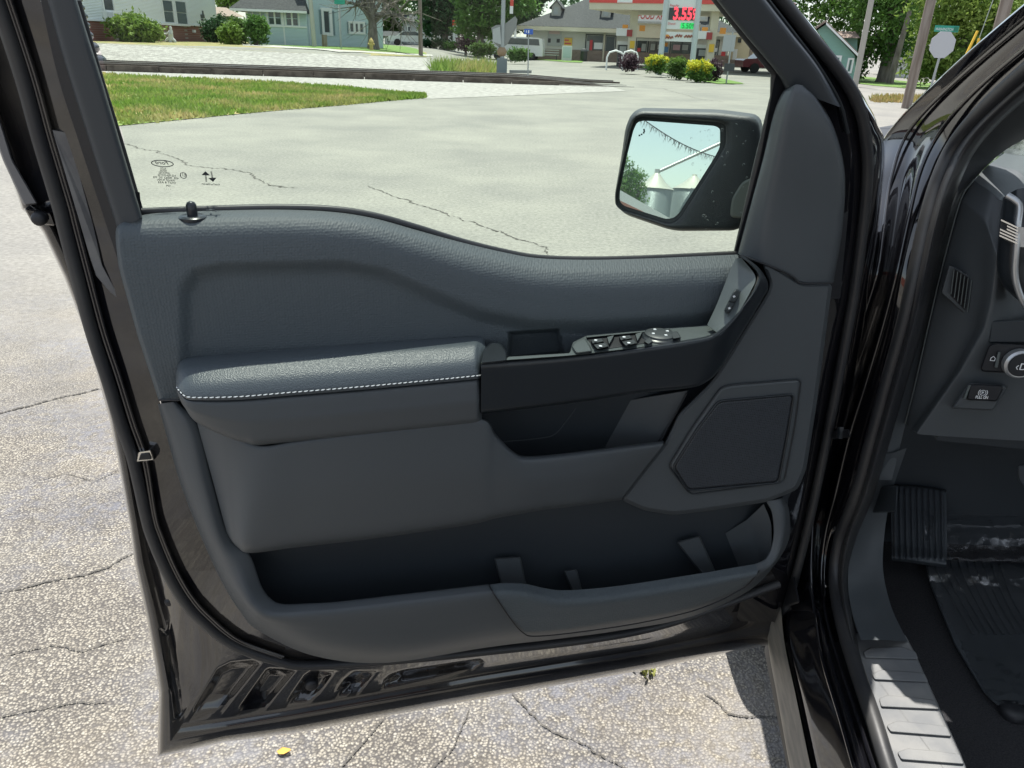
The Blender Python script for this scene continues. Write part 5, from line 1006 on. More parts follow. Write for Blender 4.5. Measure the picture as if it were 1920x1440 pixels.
limb_tree('garden_tree', 'light green tree showing above the garage roof', gpt(425, 66, 90), .3, 3, [px_blob(425, 5, 22, 14, 90), px_blob(435, -20, 30, 20, 90)], 700, .26, lime, 17)
for i, (x, y, rx, ry, D, mm, lb) in enumerate(((815, 82, 26, 7, 80, dk, 'low clipped dark hedge before the far grey house'), (855, 85, 22, 6, 78, mid, 'low green hedge under the dark tree'), (905, 93, 24, 10, 62, olive, 'scrubby olive bushes left of the crossing gate'), (972, 102, 20, 9, 60, mid, 'low green bush before the parked white van'))):
    shrub('hedge', lb, [px_blob(x-rx*.4, y, rx*.6, ry, D, .5), px_blob(x+rx*.4, y, rx*.6, ry, D, .5)], 420, .14, mm, 30+i, gpt(x, y+ry, D), trunk=False)

# railway track beyond the verge: two rails on dark sleepers
ra, rb = gp(1128, 163), gp(120, 131); rd = rb-ra; rd[2] = 0; rl = np.linalg.norm(rd); rd /= rl; rn = A(-rd[1], rd[0], 0)
if rn[1] < 0: rn = -rn
trk = thing('railway_track', 'rusty railway track on dark sleepers crossing behind the grass verge', 'railway track', ra+rd*rl*.5)
rust = mat('rusty_rail', (.085, .062, .052), .7, col2=(.13, .10, .085), nscale=2); railtop = mat('worn_rail_top', (.42, .41, .40), .3, .9)
tie_m = mat('creosote_timber', (.062, .047, .039), .9, col2=(.125, .10, .085), nscale=3, bump=.5, bscale=15, bdist=.02)
LR = rl+26
def Tz(p): return float(zt(p[0], p[1]))
def railprof(o, hgt):
    mb = MB(); n_ = 40
    pr = [(-.07, 0), (.07, 0), (.06, .02), (.012, .035), (.012, .12), (.036, .13), (.036, .165), (-.036, .165), (-.036, .13), (-.012, .12), (-.012, .035), (-.06, .02)]
    V = []
    for i in range(n_):
        dd = LR*i/(n_-1)-1.5; c = ra+rd*dd+rn*o; c = A(c[0], c[1], Tz(c)+hgt-(.26-.10*(o > 3))*(1-float(ss(-1, 3.5, dd))))
        V += [c+rn*x*1.3+ez*z*1.25 for x, z in pr]
    k = len(pr); mb.add(V, [(i*k+j, i*k+(j+1) % k, (i+1)*k+(j+1) % k, (i+1)*k+j) for i in range(n_-1) for j in range(k)]); return mb
def railcap(o, hgt):
    mb = MB(); n_ = 40; V = []
    for i in range(n_):
        dd = LR*i/(n_-1)-1.5; c = ra+rd*dd+rn*o; c = A(c[0], c[1], Tz(c)+hgt+.208-(.26-.10*(o > 3))*(1-float(ss(-1, 3.5, dd)))); V += [c-rn*.042, c+rn*.042, c+rn*.042+ez*.005, c-rn*.042+ez*.005]
    mb.add(V, [(i*4+j, i*4+(j+1) % 4, (i+1)*4+(j+1) % 4, (i+1)*4+j) for i in range(n_-1) for j in range(4)]); return mb
for o in (.62, 2.055):
    r_ = railprof(o, .06).build('rail', rust, trk, 0); railcap(o, .06).build('rail_top', railtop, r_, 0)
tie = None
for i in range(100):
    d = i*.58; c = ra+rd*d+rn*1.33; c[2] = Tz(c)-.05-.12*(1-float(ss(-1, 3.5, d)))
    if tie is None:
        mb = MB(); mb.cbox(c, .26, 2.5, .22, tuple(rd), tuple(rn)); tie = mb.build('sleeper', tie_m, trk); t0 = Vector(tie.location); c0 = c.copy()
    else:
        o = tie.copy(); COL.objects.link(o); o.parent = trk; o.location = t0+Vector(c-c0+A(0, random.uniform(-.04, .04), random.uniform(-.02, .02)))
for i in range(24):
    d0, d1 = LR*i/24-.2, LR*(i+1)/24-.24; c = ra+rd*d0-rn*.06; b = MB().box(A(c[0], c[1], Tz(c)-.05), rd*(d1-d0), rn*.12, ez*(.05+random.uniform(.19, .23)*float(ss(-1, 3.5, d0)))); b.build('edge_plank', tie_m, trk)
trk = thing('railway_track', 'second railway track showing as thin dark rails behind the nearer one', 'railway track', ra+rd*rl*.5+rn*5)
for o in (3.5, 4.935): r_ = railprof(o, .02).build('rail', rust, trk, 0); railcap(o, .02).build('rail_top', railtop, r_, 0)

# poles, signs, hydrant
def pole(name, label, cat, x0, y0, x1, y1, D, r0, r1, m, top=0., group=None):
    b = gpt(x0, y0, D); t = thing(name, label, cat, b, group); e = at(x1, y1, D); e = e+(e-b)*top
    MB().tube([b-ez*.2, b*.5+e*.5, e], [r0, (r0+r1)/2, r1], 10).build('post', m, t, 60); return t, b, e
pole('utility_pole', 'thin dark utility pole between the half bare tree and the dark tree', 'utility pole', 789, 97, 787, 0, 55, .15, .12, polew, .5)
pole('utility_pole', 'pale weathered pole standing before the blue grey house wall', 'utility pole', 590, 90, 582, 0, 53, .14, .12, mat('pale_pole', (.42, .41, .37), .85), .5)
t, b, e = pole('street_sign', 'green street name sign on a thin dark post before the blue grey house', 'street sign', 640, 100, 637, 8, 50, .04, .04, galv)
MB().cbox(e+A(0, 0, .12), .62, .02, .24).build('sign_blade', mat('sign_green', (.02, .28, .20), .5), t); 
MB().cbox(e+A(.0, 0, .38), .03, .5, .2).build('sign_blade', MATS['sign_green'], t)
hb = gpt(697, 103, 51); hy = thing('fire_hydrant', 'yellow fire hydrant on the kerb beside the half bare tree', 'fire hydrant', hb); hm = mat('hydrant_yellow', (.50, .38, .14), .5)
MB().lathe(hb, [(.16, 0), (.16, .04), (.11, .06), (.11, .42), (.15, .44), (.15, .50), (.12, .58), (.06, .66), (.03, .72)], 14).build('barrel', hm, hy, 40)
MB().lathe(hb+A(-.19, 0, .36), [(.06, 0), (.06, .38)], 10, (1, 0, 0)).lathe(hb+A(0, -.2, .34), [(.08, 0), (.08, .1)], 10, (0, 1, 0)).build('outlet', hm, hy, 40)
t, b, e = pole('utility_box', 'short grey wooden stump post beside the blue grey house', 'post', 609, 88, 608, 65, 54, .17, .17, polew)
# level crossing gate
cb = gpt(941, 139, 40); cg = thing('crossing_gate', 'grey railway crossing signal mast with raised red and white gate arm', 'crossing gate', cb); ks = 40/FPX
def cp(px, py, dy=0.): p = at(px, py, 40); return p+A(0, dy, 0)
MB().tube([cp(941, 139), cp(944, 0), cp(947, -120)], [.11, .1, .1], 12).build('mast', galv, cg, 60)
MB().cbox(cp(941, 126), .5, .5, 28*ks).cbox(cp(942, 114), .34, .34, 6*ks).build('base_cabinet', mat('cabinet_grey', (.15, .18, .19), .6), cg)
dg_ = mat('gate_grey', (.22, .225, .22), .6)
MB().prism([cp(921, 52), cp(930, 47), cp(945, 46), cp(966, 30), cp(970, 36), cp(968, 52), cp(950, 84), cp(938, 92), cp(926, 80)], A(0, .35, 0)).build('gate_mechanism', dg_, cg)
MB().prism([cp(924, 55, -.1), cp(938, 50, -.1), cp(940, 84, -.1), cp(924, 78, -.1)], A(0, .3, 0)).build('counterweight', mat('gate_pale', (.38, .40, .40), .6), cg)
MB().lathe(cp(941, 97, .1), [(.0, 0), (.20, .02), (.24, .14), (.18, .26), (.0, .3)], 14, (0, -1, 0)).build('bell', mat('bell_bronze', (.26, .17, .10), .5), cg, 60)
ra_, wa_ = mat('arm_red', (.55, .06, .04), .5), mat('arm_white', (.7, .7, .68), .5)
for i in range(5):
    y0 = 24-12*i; MB().cbox((cp(958.5+i*.7, y0, .2)+cp(959.2+i*.7, y0-11.6, .2))/2, .16, .04, 11.6*ks).build('arm_stripe', wa_ if i % 2 == 0 else ra_, cg)
MB().cbox(cp(966, 60, .1), .12, .05, .55).build('arm_clamp', wa_, cg)
MB().box(cp(955, 137), A(1.1, .1, .02), A(0, .3, 0), A(0, 0, .14)).build('floor_bracket', dg_, cg)
t, b, e = pole('blue_sign', 'small blue sign on a slim steel post right of the crossing gate', 'sign', 990, 145, 991, 64, 37, .03, .028, galv)
bs = mat('sign_blue', (.02, .10, .45), .5); MB().cbox(e+A(0, -.03, .10), .40, .012, .22).build('sign_panel', bs, t); MB().cbox(e+A(0, -.045, .10), .05, .006, .12).cbox(e+A(-.1, -.045, .10), .03, .006, .09).build('sign_mark', white_pr, t)
t, b, e = pole('warning_post', 'white marker sign with a bright red top on a thin post before the far trees', 'sign', 853, 92, 853, 76, 80, .04, .04, galv)
MB().cbox(e+A(0, 0, .8), .42, .04, 1.3).build('sign_panel', wtrim, t); MB().cbox(e+A(0, -.03, 1.55), .5, .05, .45).build('sign_top', mat('orange_red', (.75, .08, .04), .5), t)
pole('sign_post', 'thin pale post left of the red topped marker', 'post', 825, 90, 824, 68, 84, .04, .04, wtrim)

# parked vehicles, far off
tyre_m = mat('tyre_shape', (.02, .02, .02), .8)
def car(name, label, cat, x, y, D, L, hgt, col, heading=0., kind='sedan', group=None):
    b = gpt(x, y, D); t = thing(name, label, cat, b, group); c, s = math.cos(heading), math.sin(heading); ux, uy = A(c, s, 0), A(-s, c, 0); W_ = 1.75
    P2 = {'sedan': [(-.5, .25), (-.5, .55), (-.47, .62), (-.30, .66), (-.18, .95), (.12, 1.0), (.28, .70), (.46, .60), (.5, .5), (.5, .25)], 'van': [(-.5, .2), (-.5, .6), (-.47, .95), (-.3, 1.0), (.2, 1.0), (.32, .68), (.47, .58), (.5, .45), (.5, .2)]}[kind]
    pm = mat(name+'_paint_'+str(x), col, .25, coat=.6); mb = MB(); mb.prism([b+ux*L*p+ez*hgt*q-uy*W_/2 for p, q in P2], uy*W_); mb.build('body', pm, t, 30)
    g2 = [(-.28, .68), (-.17, .92), (.10, .96), (.25, .70)] if kind == 'sedan' else [(-.44, .66), (-.42, .93), (.17, .95), (.28, .68)]
    for sg in (-1, 1): MB().prism([b+ux*L*p+ez*hgt*q+uy*(sg*W_/2) for p, q in g2], uy*sg*.015).build('side_window', pane, t)
    for p in (-.31, .31):
        for sg in (-1, 1): MB().lathe(b+ux*L*p+uy*(sg*W_/2-.1*(sg > 0)-.12*(sg < 0))+ez*.32, [(.1, 0), (.3, 0), (.33, .03), (.33, .2), (.3, .23), (.1, .23)], 16, tuple(uy)).build('wheel', tyre_m, t, 40)
    return t
car('parked_car', 'pale silver car parked far off left of the dark utility pole', 'car', 770, 93, 88, 4.6, 1.45, (.6, .63, .65), .2)
car('parked_van', 'white van parked behind the blue sign', 'van', 968, 97, 72, 4.9, 1.85, (.7, .7, .7), 3.0, 'van')
car('parked_car', 'dark red car parked beside the right end of the shop', 'car', 1440, 136, 62, 4.6, 1.45, (.16, .03, .04), .1)
car('parked_car', 'grey blue car parked far down the road right of the stop sign', 'car', 1765, 166, 78, 4.4, 1.45, (.22, .27, .32), .4)

# shop
DS = 75; fs = Fac(gpt(992, 106, DS), gpt(1362, 122, DS-1)); zs = gpt(1180, 113, DS)[2]; shop = thing('shop', 'cream filling station shop with grey hip roof, dormers and brick base', 'shop', gpt(1180, 113, DS))
U = lambda x, y=85: fs.uz(x, y)[0]; Z = lambda x, y: fs.uz(x, y)[1]; LS = fs.L; ze = Z(1100, 52); zr = Z(1180, -14)
mb = MB(); fs.rect(mb, 0, zs+.9, LS, ze, -11, 0); mb.build('wall', mat('off_white_wall', (.58, .58, .54), .7), shop)
mb = MB(); fs.rect(mb, -.05, zs-.4, LS+.05, zs+.9, -11.05, .08); mb.build('brick_base', brk2, shop)
ro = [fs.P(-1, ze, 1.1), fs.P(LS+1, ze, 1.1), fs.P(LS+1, ze, -12), fs.P(-1, ze, -12)]; tp = [fs.P(5.2, zr, -5.5), fs.P(LS-5.2, zr, -5.5)]
MB().add(ro+tp, [(0, 1, 5, 4), (1, 2, 5), (2, 3, 4, 5), (3, 0, 4), (3, 2, 1, 0)]).build('roof', roofg, shop)
mb = MB(); fs.rect(mb, -1, ze-.35, LS+1, ze-.02, 1.05, 1.12); mb.build('fascia', cream, shop)
sl_ = (zr-ze)/6.6
for (xa, ya, xb, yb) in ((1031, 8, 1048, 37), (1126, 12, 1143, 40), (1310, 18, 1328, 48)):
    u0, u1 = fs.uz(xa, (ya+yb)/2)[0], fs.uz(xb, (ya+yb)/2)[0]; zb_ = Z((xa+xb)/2, yb)+.35; zp = Z((xa+xb)/2, ya+9)+.3; o0 = 1.1-(zb_-ze)/sl_; zk = Z((xa+xb)/2, ya)+.35
    mb = MB().prism([fs.P(u0, zb_-.2, o0), fs.P(u0, zp, o0), fs.P((u0+u1)/2, zk, o0), fs.P(u1, zp, o0), fs.P(u1, zb_-.2, o0)], -fs.n*2.6); d_ = mb.build('dormer', mat('dormer_grey', (.40, .39, .36), .7) if 'dormer_grey' not in MATS else MATS['dormer_grey'], shop)
    um = (u0+u1)/2
    for sg in (-1, 1):
        a_ = fs.P(um, zk+.06, o0+.15); b_ = fs.P(um+sg*((u1-u0)/2+.2), zp-.15, o0+.15); MB().prism([a_, b_, b_-ez*.1, a_-ez*.1], -fs.n*2.9).build('dormer_roof', roofg, d_)
    mb = MB(); fs.rect(mb, u0+.2, zb_+.1, u1-.2, zp-.1, o0, o0+.03); mb.build('louvre', greyw, d_)
dkfr = mat('dark_frame', (.045, .05, .055), .5)
window(fs, (1099, 66, 1131, 97), shop, 1, 1, fr=.08, sm=dkfr); window(fs, (1135, 68, 1153, 99), shop, 1, 1, fr=.08, sm=dkfr)
window(fs, (1193, 71, 1213, 113), shop, 1, 1, 'door', fr=.1, sm=dkfr); window(fs, (1216, 71, 1244, 113), shop, 2, 1, 'door', fr=.1, sm=dkfr); window(fs, (1257, 80, 1298, 113), shop, 2, 1, fr=.1, sm=dkfr); window(fs, (1331, 76, 1346, 106), shop, 1, 1, fr=.08, sm=dkfr)
def panel(f, par, name, x0, y0, x1, y1, m, o0=.09, o1=.12): mb = MB(); f.pr(mb, x0, y0, x1, y1, o0, o1); return mb.build(name, m, par)
redm = mat('poster_red', (.60, .06, .07), .5); yelm = mat('poster_yellow', (.75, .48, .05), .5); greyp = mat('poster_grey', (.40, .42, .42), .6); bluep = mat('poster_blue', (.10, .25, .5), .5); orgm = mat('poster_orange', (.75, .30, .05), .5)
panel(fs, shop, 'notice_board', 1027, 60, 1053, 86, greyp); panel(fs, shop, 'notice_heading', 1030, 58, 1050, 64, mat('faded_pink', (.55, .40, .40), .6), .12, .13); panel(fs, shop, 'notice_mark', 1028, 72, 1033, 80, dark_pr, .12, .13); panel(fs, shop, 'notice_mark', 1044, 73, 1050, 80, dark_pr, .12, .13)
panel(fs, shop, 'poster', 1058, 71, 1073, 87, yelm); panel(fs, shop, 'poster_band', 1059, 74, 1067, 77, redm, .12, .13); panel(fs, shop, 'poster_band', 1059, 80, 1071, 83, redm, .12, .13)
panel(fs, shop, 'window_poster', 1106, 75, 1111, 94, redm); panel(fs, shop, 'window_poster', 1114, 80, 1130, 92, wtrim); panel(fs, shop, 'window_poster', 1100, 77, 1105, 95, greyp)
for x0, y0, x1, y1, m_ in ((1194, 72, 1244, 77, wtrim), (1195, 90, 1201, 97, redm), (1203, 82, 1211, 96, greyp), (1220, 82, 1228, 94, greyp), (1233, 84, 1240, 92, greyp), (1262, 84, 1275, 94, mat('poster_pink', (.55, .35, .4), .5)), (1279, 84, 1290, 94, greyp), (1243, 80, 1252, 87, orgm), (1242, 88, 1253, 98, bluep), (1333, 90, 1345, 97, wtrim), (1352, 97, 1360, 105, redm)):
    panel(fs, shop, 'window_poster', x0, y0, x1, y1, m_, .09, .11)
panel(fs, shop, 'downpipe', 1131, 60, 1134, 115, cream, .08, .2)
f5 = Fac(gpt(1363, 121, DS-1), gpt(1402, 124, DS-3)); mb = MB(); f5.rect(mb, 0, zs-.3, f5.L, f5.uz(1380, 58)[1], -9, 0); mb.build('wing_wall', mat('beige_wall', (.55, .47, .33), .7), shop)
mb = MB(); f5.rect(mb, -.02, zs-.4, f5.L+.02, f5.uz(1380, 112)[1], -9.02, .06); mb.build('brick_base', brk2, shop)
mb = MB(); f5.pr(mb, 1386, 72, 1390, 80, 0, .15); mb.build('wall_lamp', dkfr, shop); panel(f5, shop, 'door', 1374, 92, 1381, 126, wtrim, 0, .05); panel(f5, shop, 'brick_pier', 1405, 84, 1410, 128, brk2, 0, .1)
# gable sign band of the shop
fz = Fac(gpt(1190, 112, DS-3), gpt(1310, 118, DS-3.3)); sg = thing('shop_sign', 'white sign band lettered in red above the shop door', 'sign', gpt(1245, 115, DS-3))
mb = MB(); fz.pr(mb, 1188, 20, 1312, 41, -.3, 0); sgp = mb.build('sign_panel', wtrim, sg); a = at(1188, 36, DS-3.1); u0, z0 = fz.uz(1195, 35)
text('sign_text', 'FOOD XPRESS', fz.P(u0, z0, .02), fz.u, ez, 10*DS/FPX, mat('sign_red', (.5, .08, .07), .5), sg, bold=.02, width=fz.uz(1266, 34)[0]-u0)
mb = MB(); fz.pr(mb, 1186, 41, 1314, 44, -.3, .1); mb.build('sign_ledge', greyw, sg); mb = MB(); fz.pr(mb, 1189, 45, 1312, 72, -2.5, -.3); mb.build('porch_front', cream, sg)
# canopy over the pumps
cn = thing('pump_canopy', 'white and red filling station canopy on cream columns', 'canopy', gpt(1250, 122, 62)); zc = at(1250, 6, 58)[2]
fc = Fac(gpt(1112, 118, 60), gpt(1440, 126, 57)); cL = fc.L
mb = MB(); fc.rect(mb, -.6, zc-.42, cL, zc, -9, 0); mb.build('canopy_underside', cream, cn); mb = MB(); fc.rect(mb, -.6, zc+.0, cL, zc+.55, -9, .06); mb.build('canopy_band', mat('canopy_red', (.62, .07, .06), .4), cn); mb = MB(); fc.rect(mb, 1.5, zc+.02, 2.6, zc+.5, .06, .08); mb.build('band_panel', wtrim, cn)
mb = MB(); fc.rect(mb, -.6, zc+.56, cL, zc+1.0, -9, .02); mb.build('canopy_top', wtrim, cn)
for x0, y0, x1, y1, D in ((1181, 121, 1188, 12, 61), (1327, 130, 1335, 14, 58.5)):
    b = gpt(x0, y0, D); e = A(b[0], b[1], zc-.4); MB().box(b-A(.26, .26, .1), A(.52, 0, 0), A(0, .52, 0), A(0, 0, zc-.3-b[2])).build('column', cream, cn)
    for dx in (-.62, .62): MB().cbox(A(b[0]+dx, b[1]-.3, b[2]+2.65), .40, .05, .38).build('column_sign', orgm, cn)
    MB().cbox(A(b[0]-.75, b[1]-.35, b[2]+2.35), 1.0, .05, .5).build('column_sign', wtrim, cn); MB().cbox(A(b[0]+.0-.28, b[1]-.38, b[2]+2.3), .4, .05, .45).build('column_sign', mat('dark_red_disc', (.35, .05, .05), .5) if 'dark_red_disc' not in MATS else MATS['dark_red_disc'], cn)
    MB().cbox(A(b[0], b[1]-.30, b[2]+1.55), .34, .04, .5).build('column_sign', yelm, cn)
for i, (x, y, D) in enumerate(((1165, 118, 62), (1312, 124, 60))):
    b = gpt(x, y, D); p_ = thing('fuel_pump', ('dark fuel pump under the left canopy column' if i == 0 else 'dark fuel pump behind the yellow topped bushes'), 'fuel pump', b); MB().cbox(b+ez*.75, .7, .5, 1.5).build('pump_body', dkfr, p_); MB().cbox(b+A(0, -.27, 1.2), .5, .04, .4).build('pump_screen', greyp, p_); MB().cbox(b+A(0, 0, 1.62), .75, .52, .24).build('pump_top', wtrim, p_)
# price sign
ps = thing('price_sign', 'tall white price sign with red and green digits on two steel posts', 'price sign', gpt(1238, 131, 51)); fp = Fac(gpt(1238, 131, 51), gpt(1300, 131, 51))
for x0, y0, x1, y1 in ((1236, 132, 1250, 0), (1297, 128, 1311, 0)):
    b = gpt(x0, y0, 51); e = at(x1, y1, 51); e = e+(e-b)*.25; MB().tube([b, e], .17, 12).build('post', mat('steel_post_pale', (.5, .55, .57), .4) if 'steel_post_pale' not in MATS else MATS['steel_post_pale'], ps, 60)
panel(fp, ps, 'sign_panel', 1250, -20, 1307, 55, wtrim, -.25, .0)
pd = panel(fp, ps, 'digit_panel', 1254, 15, 1306, 38, dkfr, .0, .04)
u0, z0 = fp.uz(1261, 36); u1, _z = fp.uz(1305, 36); led = emis('led_red', (.85, .05, .08), .8); ledg = emis('led_green', (.03, .6, .14), .35)
text('price_digits', '3.55', fp.P(u0, z0, .05), fp.u, ez, 18*51/FPX, led, ps, bold=.035, width=(u1-u0)*.80); text('price_digits', '9', fp.P(u0+(u1-u0)*.83, z0+.02, .05), fp.u, ez, 16*51/FPX, led, ps, bold=.03, width=(u1-u0)*.15)
panel(fp, ps, 'digit_panel', 1276, 43, 1302, 54, ledg, .0, .04); u0, z0 = fp.uz(1278, 53); u1, _z = fp.uz(1300, 53)
text('price_digits', '5.50', fp.P(u0, z0, .05), fp.u, ez, 8*51/FPX, mat('led_off_green', (.02, .22, .06), .5), ps, bold=.01, width=(u1-u0)*.8); text('price_digits', '9', fp.P(u0+(u1-u0)*.85, z0+.02, .05), fp.u, ez, 7*51/FPX, MATS['led_off_green'], ps, width=(u1-u0)*.14)
u0, z0 = fp.uz(1256, 12); text('grade_text', 'Regular', fp.P(u0, z0, .03), fp.u, ez, 3.5*51/FPX, redm, ps); u0, z0 = fp.uz(1252, 46); text('grade_text', 'Diesel', fp.P(u0, z0, .03), fp.u, ez, 3.5*51/FPX, redm, ps)
bn = panel(fp, ps, 'banner', 1244, 60, 1300, 78, wtrim, -.1, .0)
mrn = mat('banner_brown', (.32, .09, .05), .5)
for (xa, ya, xb) in ((1247, 70, 1262), (1266, 67, 1279), (1283, 68, 1298)):
    q = [fp.P(*fp.uz(x, ya+2.2*math.sin((x-xa)*1.3)+.02*(x-xa)), .02) for x in np.linspace(xa, xb, 24)]; MB().tube(q, .035, 5).build('banner_script', mrn, ps, 60)
q = [fp.P(*fp.uz(1251+4*math.cos(a_), 67+2.4*math.sin(a_)), .03) for a_ in np.linspace(0, 6.28, 16)]; MB().add(q, [tuple(range(16))]).build('banner_badge', orgm, ps)
# freezer, bin, hoop rails, bushes at the forecourt
b = gpt(1062, 113, 72); t = thing('ice_freezer', 'white ice freezer standing against the shop wall under the yellow poster', 'freezer', b); MB().cbox(b+ez*.62, .85, .7, 1.2).build('cabinet', wtrim, t); MB().cbox(b+A(0, -.36, .68), .72, .03, .85).build('door', mat('pale_blue_panel', (.48, .58, .62), .4), t)
b = gpt(1094, 113, 72); t = thing('litter_bin', 'dark litter bin by the shop wall', 'bin', b); MB().lathe(b, [(.26, 0), (.3, .1), (.31, .78), (.33, .82)], 14).build('bin_body', dkfr, t, 40); MB().lathe(b+ez*.82, [(.33, 0), (.25, .16), (.06, .22)], 14).build('bin_lid', dkfr, t, 40)
b = gpt(1022, 110, 72); t = thing('bench', 'low grey bench along the brick base of the shop', 'bench', b)
for dz in (.42, .62, .82): MB().cbox(b+A(0, .1*(dz > .5), dz), 2.4, .3 if dz < .5 else .05, .07).build('slat', greyw, t)
for dx in (-1, 1): MB().cbox(b+A(dx, 0, .22), .08, .35, .4).build('leg', dkfr, t)
for i, (x, y, D, lb) in enumerate(((1152, 128, 55, 'white tubular hoop guard left of the purple bush'), (1180, 126, 57, 'white tubular hoop guard behind the purple bush'))):
    b = gpt(x, y, D); t = thing('hoop_guard', lb, 'guard rail', b, 'hoop guards by the pumps'); MB().tube([b+A(-.55, 0, 0), b+A(-.55, 0, .8), b+A(-.4, 0, 1.1), b+A(0, 0, 1.22), b+A(.4, 0, 1.1), b+A(.55, 0, .8), b+A(.55, 0, 0)], .06, 8).build('hoop', wtrim, t, 60)
for i, (x, y, rx, ry, D, top, lb) in enumerate(((1233, 119, 20, 14, 47, yel, 'yellow topped round bush left of the price sign post'), (1272, 125, 18, 17, 44, olive, 'plain green round bush between the two yellow topped bushes'), (1311, 132, 21, 17, 42, yel, 'largest yellow topped round bush at the right of the forecourt row'))):
    b = gpt(x, y+ry, D); t = thing('round_bush', lb, 'bush', b, 'clipped bushes at the forecourt edge'); clump('foliage', [px_blob(x, y+2, rx*.95, ry*.9, D)], 800, .09, mid if i != 1 else olive, t, 50+i)
    clump('flower_top', [px_blob(x-rx*.4, y-ry*.35, rx*.62, ry*.5, D-.1), px_blob(x+rx*.4, y-ry*.33, rx*.62, ry*.5, D-.1), px_blob(x, y-ry*.5, rx*.7, ry*.45, D-.2)], 1300 if i != 1 else 300, .075, top if i != 1 else lime, t, 60+i)
for i, (x, y, rx, ry, D, lb) in enumerate(((1182, 117, 17, 13, 50, 'dark purple bush left of the price sign'), (1337, 132, 13, 16, 44, 'dark purple bush at the right end of the clipped row'))):
    shrub('purple_bush', lb, [px_blob(x, y, rx, ry, D), px_blob(x, y-6, rx*.6, ry*.7, D)], 650, .09, pur, 70+i, gpt(x, y+ry, D), trunk=False)
t, b, e = pole('road_sign', 'grey back of a road sign on a post at the forecourt exit', 'road sign', 1362, 154, 1374, 60, 42, .04, .04, galv)
MB().cbox(e+A(-.12, -.03, -.5), .6, .015, .75).build('sign_panel', mat('sign_back', (.36, .38, .39), .5), t); MB().cbox(b*.72+e*.28+A(.05, 0, .1), .5, .12, .35).build('sign_box', dkfr, t)

# right side: stop sign, leaning poles, green house, trees
t, b, e = pole('stop_sign', 'grey back of an octagonal stop sign with a green street name blade above', 'stop sign', 1738, 186, 1776, 56, 27.5, .035, .032, galv)
c = at(1767, 84, 27.3); oc = [c+A(math.cos(a_)*.385, 0, math.sin(a_)*.385) for a_ in np.arange(8)*math.pi/4+math.pi/8]; MB().prism(oc, A(0, -.012, 0)).build('sign_panel', mat('stop_back', (.46, .47, .50), .45), t)
cbl = at(1775, 54, 27.4); MB().cbox(cbl, .70, .02, .17).build('name_blade', MATS['sign_green'], t)
text('name_text', 'WASHINGTON', cbl+A(-.33, -.015, -.05), (1, 0, 0), (0, 0, 1), .075, white_pr, t, width=.52)
MB().cbox(cbl+A(.27, -.014, 0), .12, .006, .12).build('blade_tab', mat('blade_dark_green', (.01, .16, .10), .5), t)
pole('utility_pole', 'thick brown wooden pole leaning right, nearest the stop sign', 'utility pole', 1702, 190, 1746, 0, 29, .155, .14, polew, .5)
pole('utility_pole', 'slim pale pole beside the green house', 'utility pole', 1605, 152, 1634, 0, 46, .15, .13, mat('pale_pole_two', (.36, .34, .30), .85), .4)
t, b, e = pole('utility_pole', 'wooden pole at the far right above the pillar, with a guy wire', 'utility pole', 1838, 190, 1888, 0, 26, .17, .15, polew, .5)
wy = mat('guy_wire', (.30, .34, .30), .5); gy_m = mat('guard_yellow', (.72, .45, .04), .5)
g1, g2 = gpt(1760, 200, 25.5), at(1833, 58, 26); MB().tube([g1*.45+g2*.55, g2], .035, 8).build('guy_guard', gy_m, t, 60); 
g3, g4_ = gpt(1800, 200, 25.5), at(1836, 72, 26); MB().tube([g3*.4+g4_*.6, g4_], .035, 8).build('guy_guard', gy_m, t, 60); MB().tube([g3, g4_, at(1862, 0, 26), at(1885, -60, 26)], .012, 6).tube([g1, g2], .008, 6).build('guy_wire', wy, t, 60)
hg = thing('house', 'pale green house with a brown roof behind the slim pale pole', 'house', gpt(1560, 142, 52))
f6 = Fac(gpt(1470, 138, 52), gpt(1606, 144, 52)); q6 = lambda x, y, o=0.: f6.P(*f6.uz(x, y), o)
MB().prism([q6(1470, 150), q6(1606, 150), q6(1602, 103), q6(1548, 46), q6(1470, 100)], -f6.n*5).build('wall', gsid, hg)
MB().prism([q6(1610, 108, .4), q6(1548, 42, .4), q6(1548, 38, .4), q6(1614, 104, .4)], -f6.n*5.8).build('roof', roofb, hg); MB().prism([q6(1548, 42, .4), q6(1462, 103, .4), q6(1460, 99, .4), q6(1548, 38, .4)], -f6.n*5.8).build('roof', roofb, hg)
MB().prism([q6(1612, 110, .42), q6(1549, 47, .42), q6(1549, 42, .42), q6(1614, 106, .42)], f6.n*.05).build('rake_board', wtrim, hg)
MB().prism([q6(1562, 150, -2.5), q6(1608, 150, -2.5), q6(1611, 68, -2.5), q6(1562, 68, -2.5)], -f6.n*2).build('side_wing', gsid, hg); MB().prism([q6(1556, 70, -2.1), q6(1616, 70, -2.1), q6(1608, 56, -3.6), q6(1560, 56, -3.6)], -f6.n*.4).build('wing_roof', roofb, hg)
window(f6, (1566, 108, 1573, 122), hg, 1, 1, fr=.12); window(f6, (1591, 112, 1596, 134), hg, 1, 1, fr=.1)
house(1655, 1700, 160, 66, 112, 85, wtrim, roofg, 'white house glimpsed between the trunks of the right hand trees', [(1668, 124, 1675, 138), (1686, 126, 1691, 140)])
house(1715, 1790, 164, 80, 130, 112, greyw, roofg, 'grey house low behind the stop sign post', [(1722, 140, 1730, 152)])
limb_tree('shade_tree', 'large loose tree over the green house roof', gpt(1590, 150, 60), .35, 4.5, [px_blob(1545, 20, 55, 45, 60), px_blob(1610, -10, 55, 45, 60), px_blob(1500, -30, 50, 40, 60), px_blob(1580, 50, 26, 20, 60)], 2000, .17, mid, 21, hole=1.2)
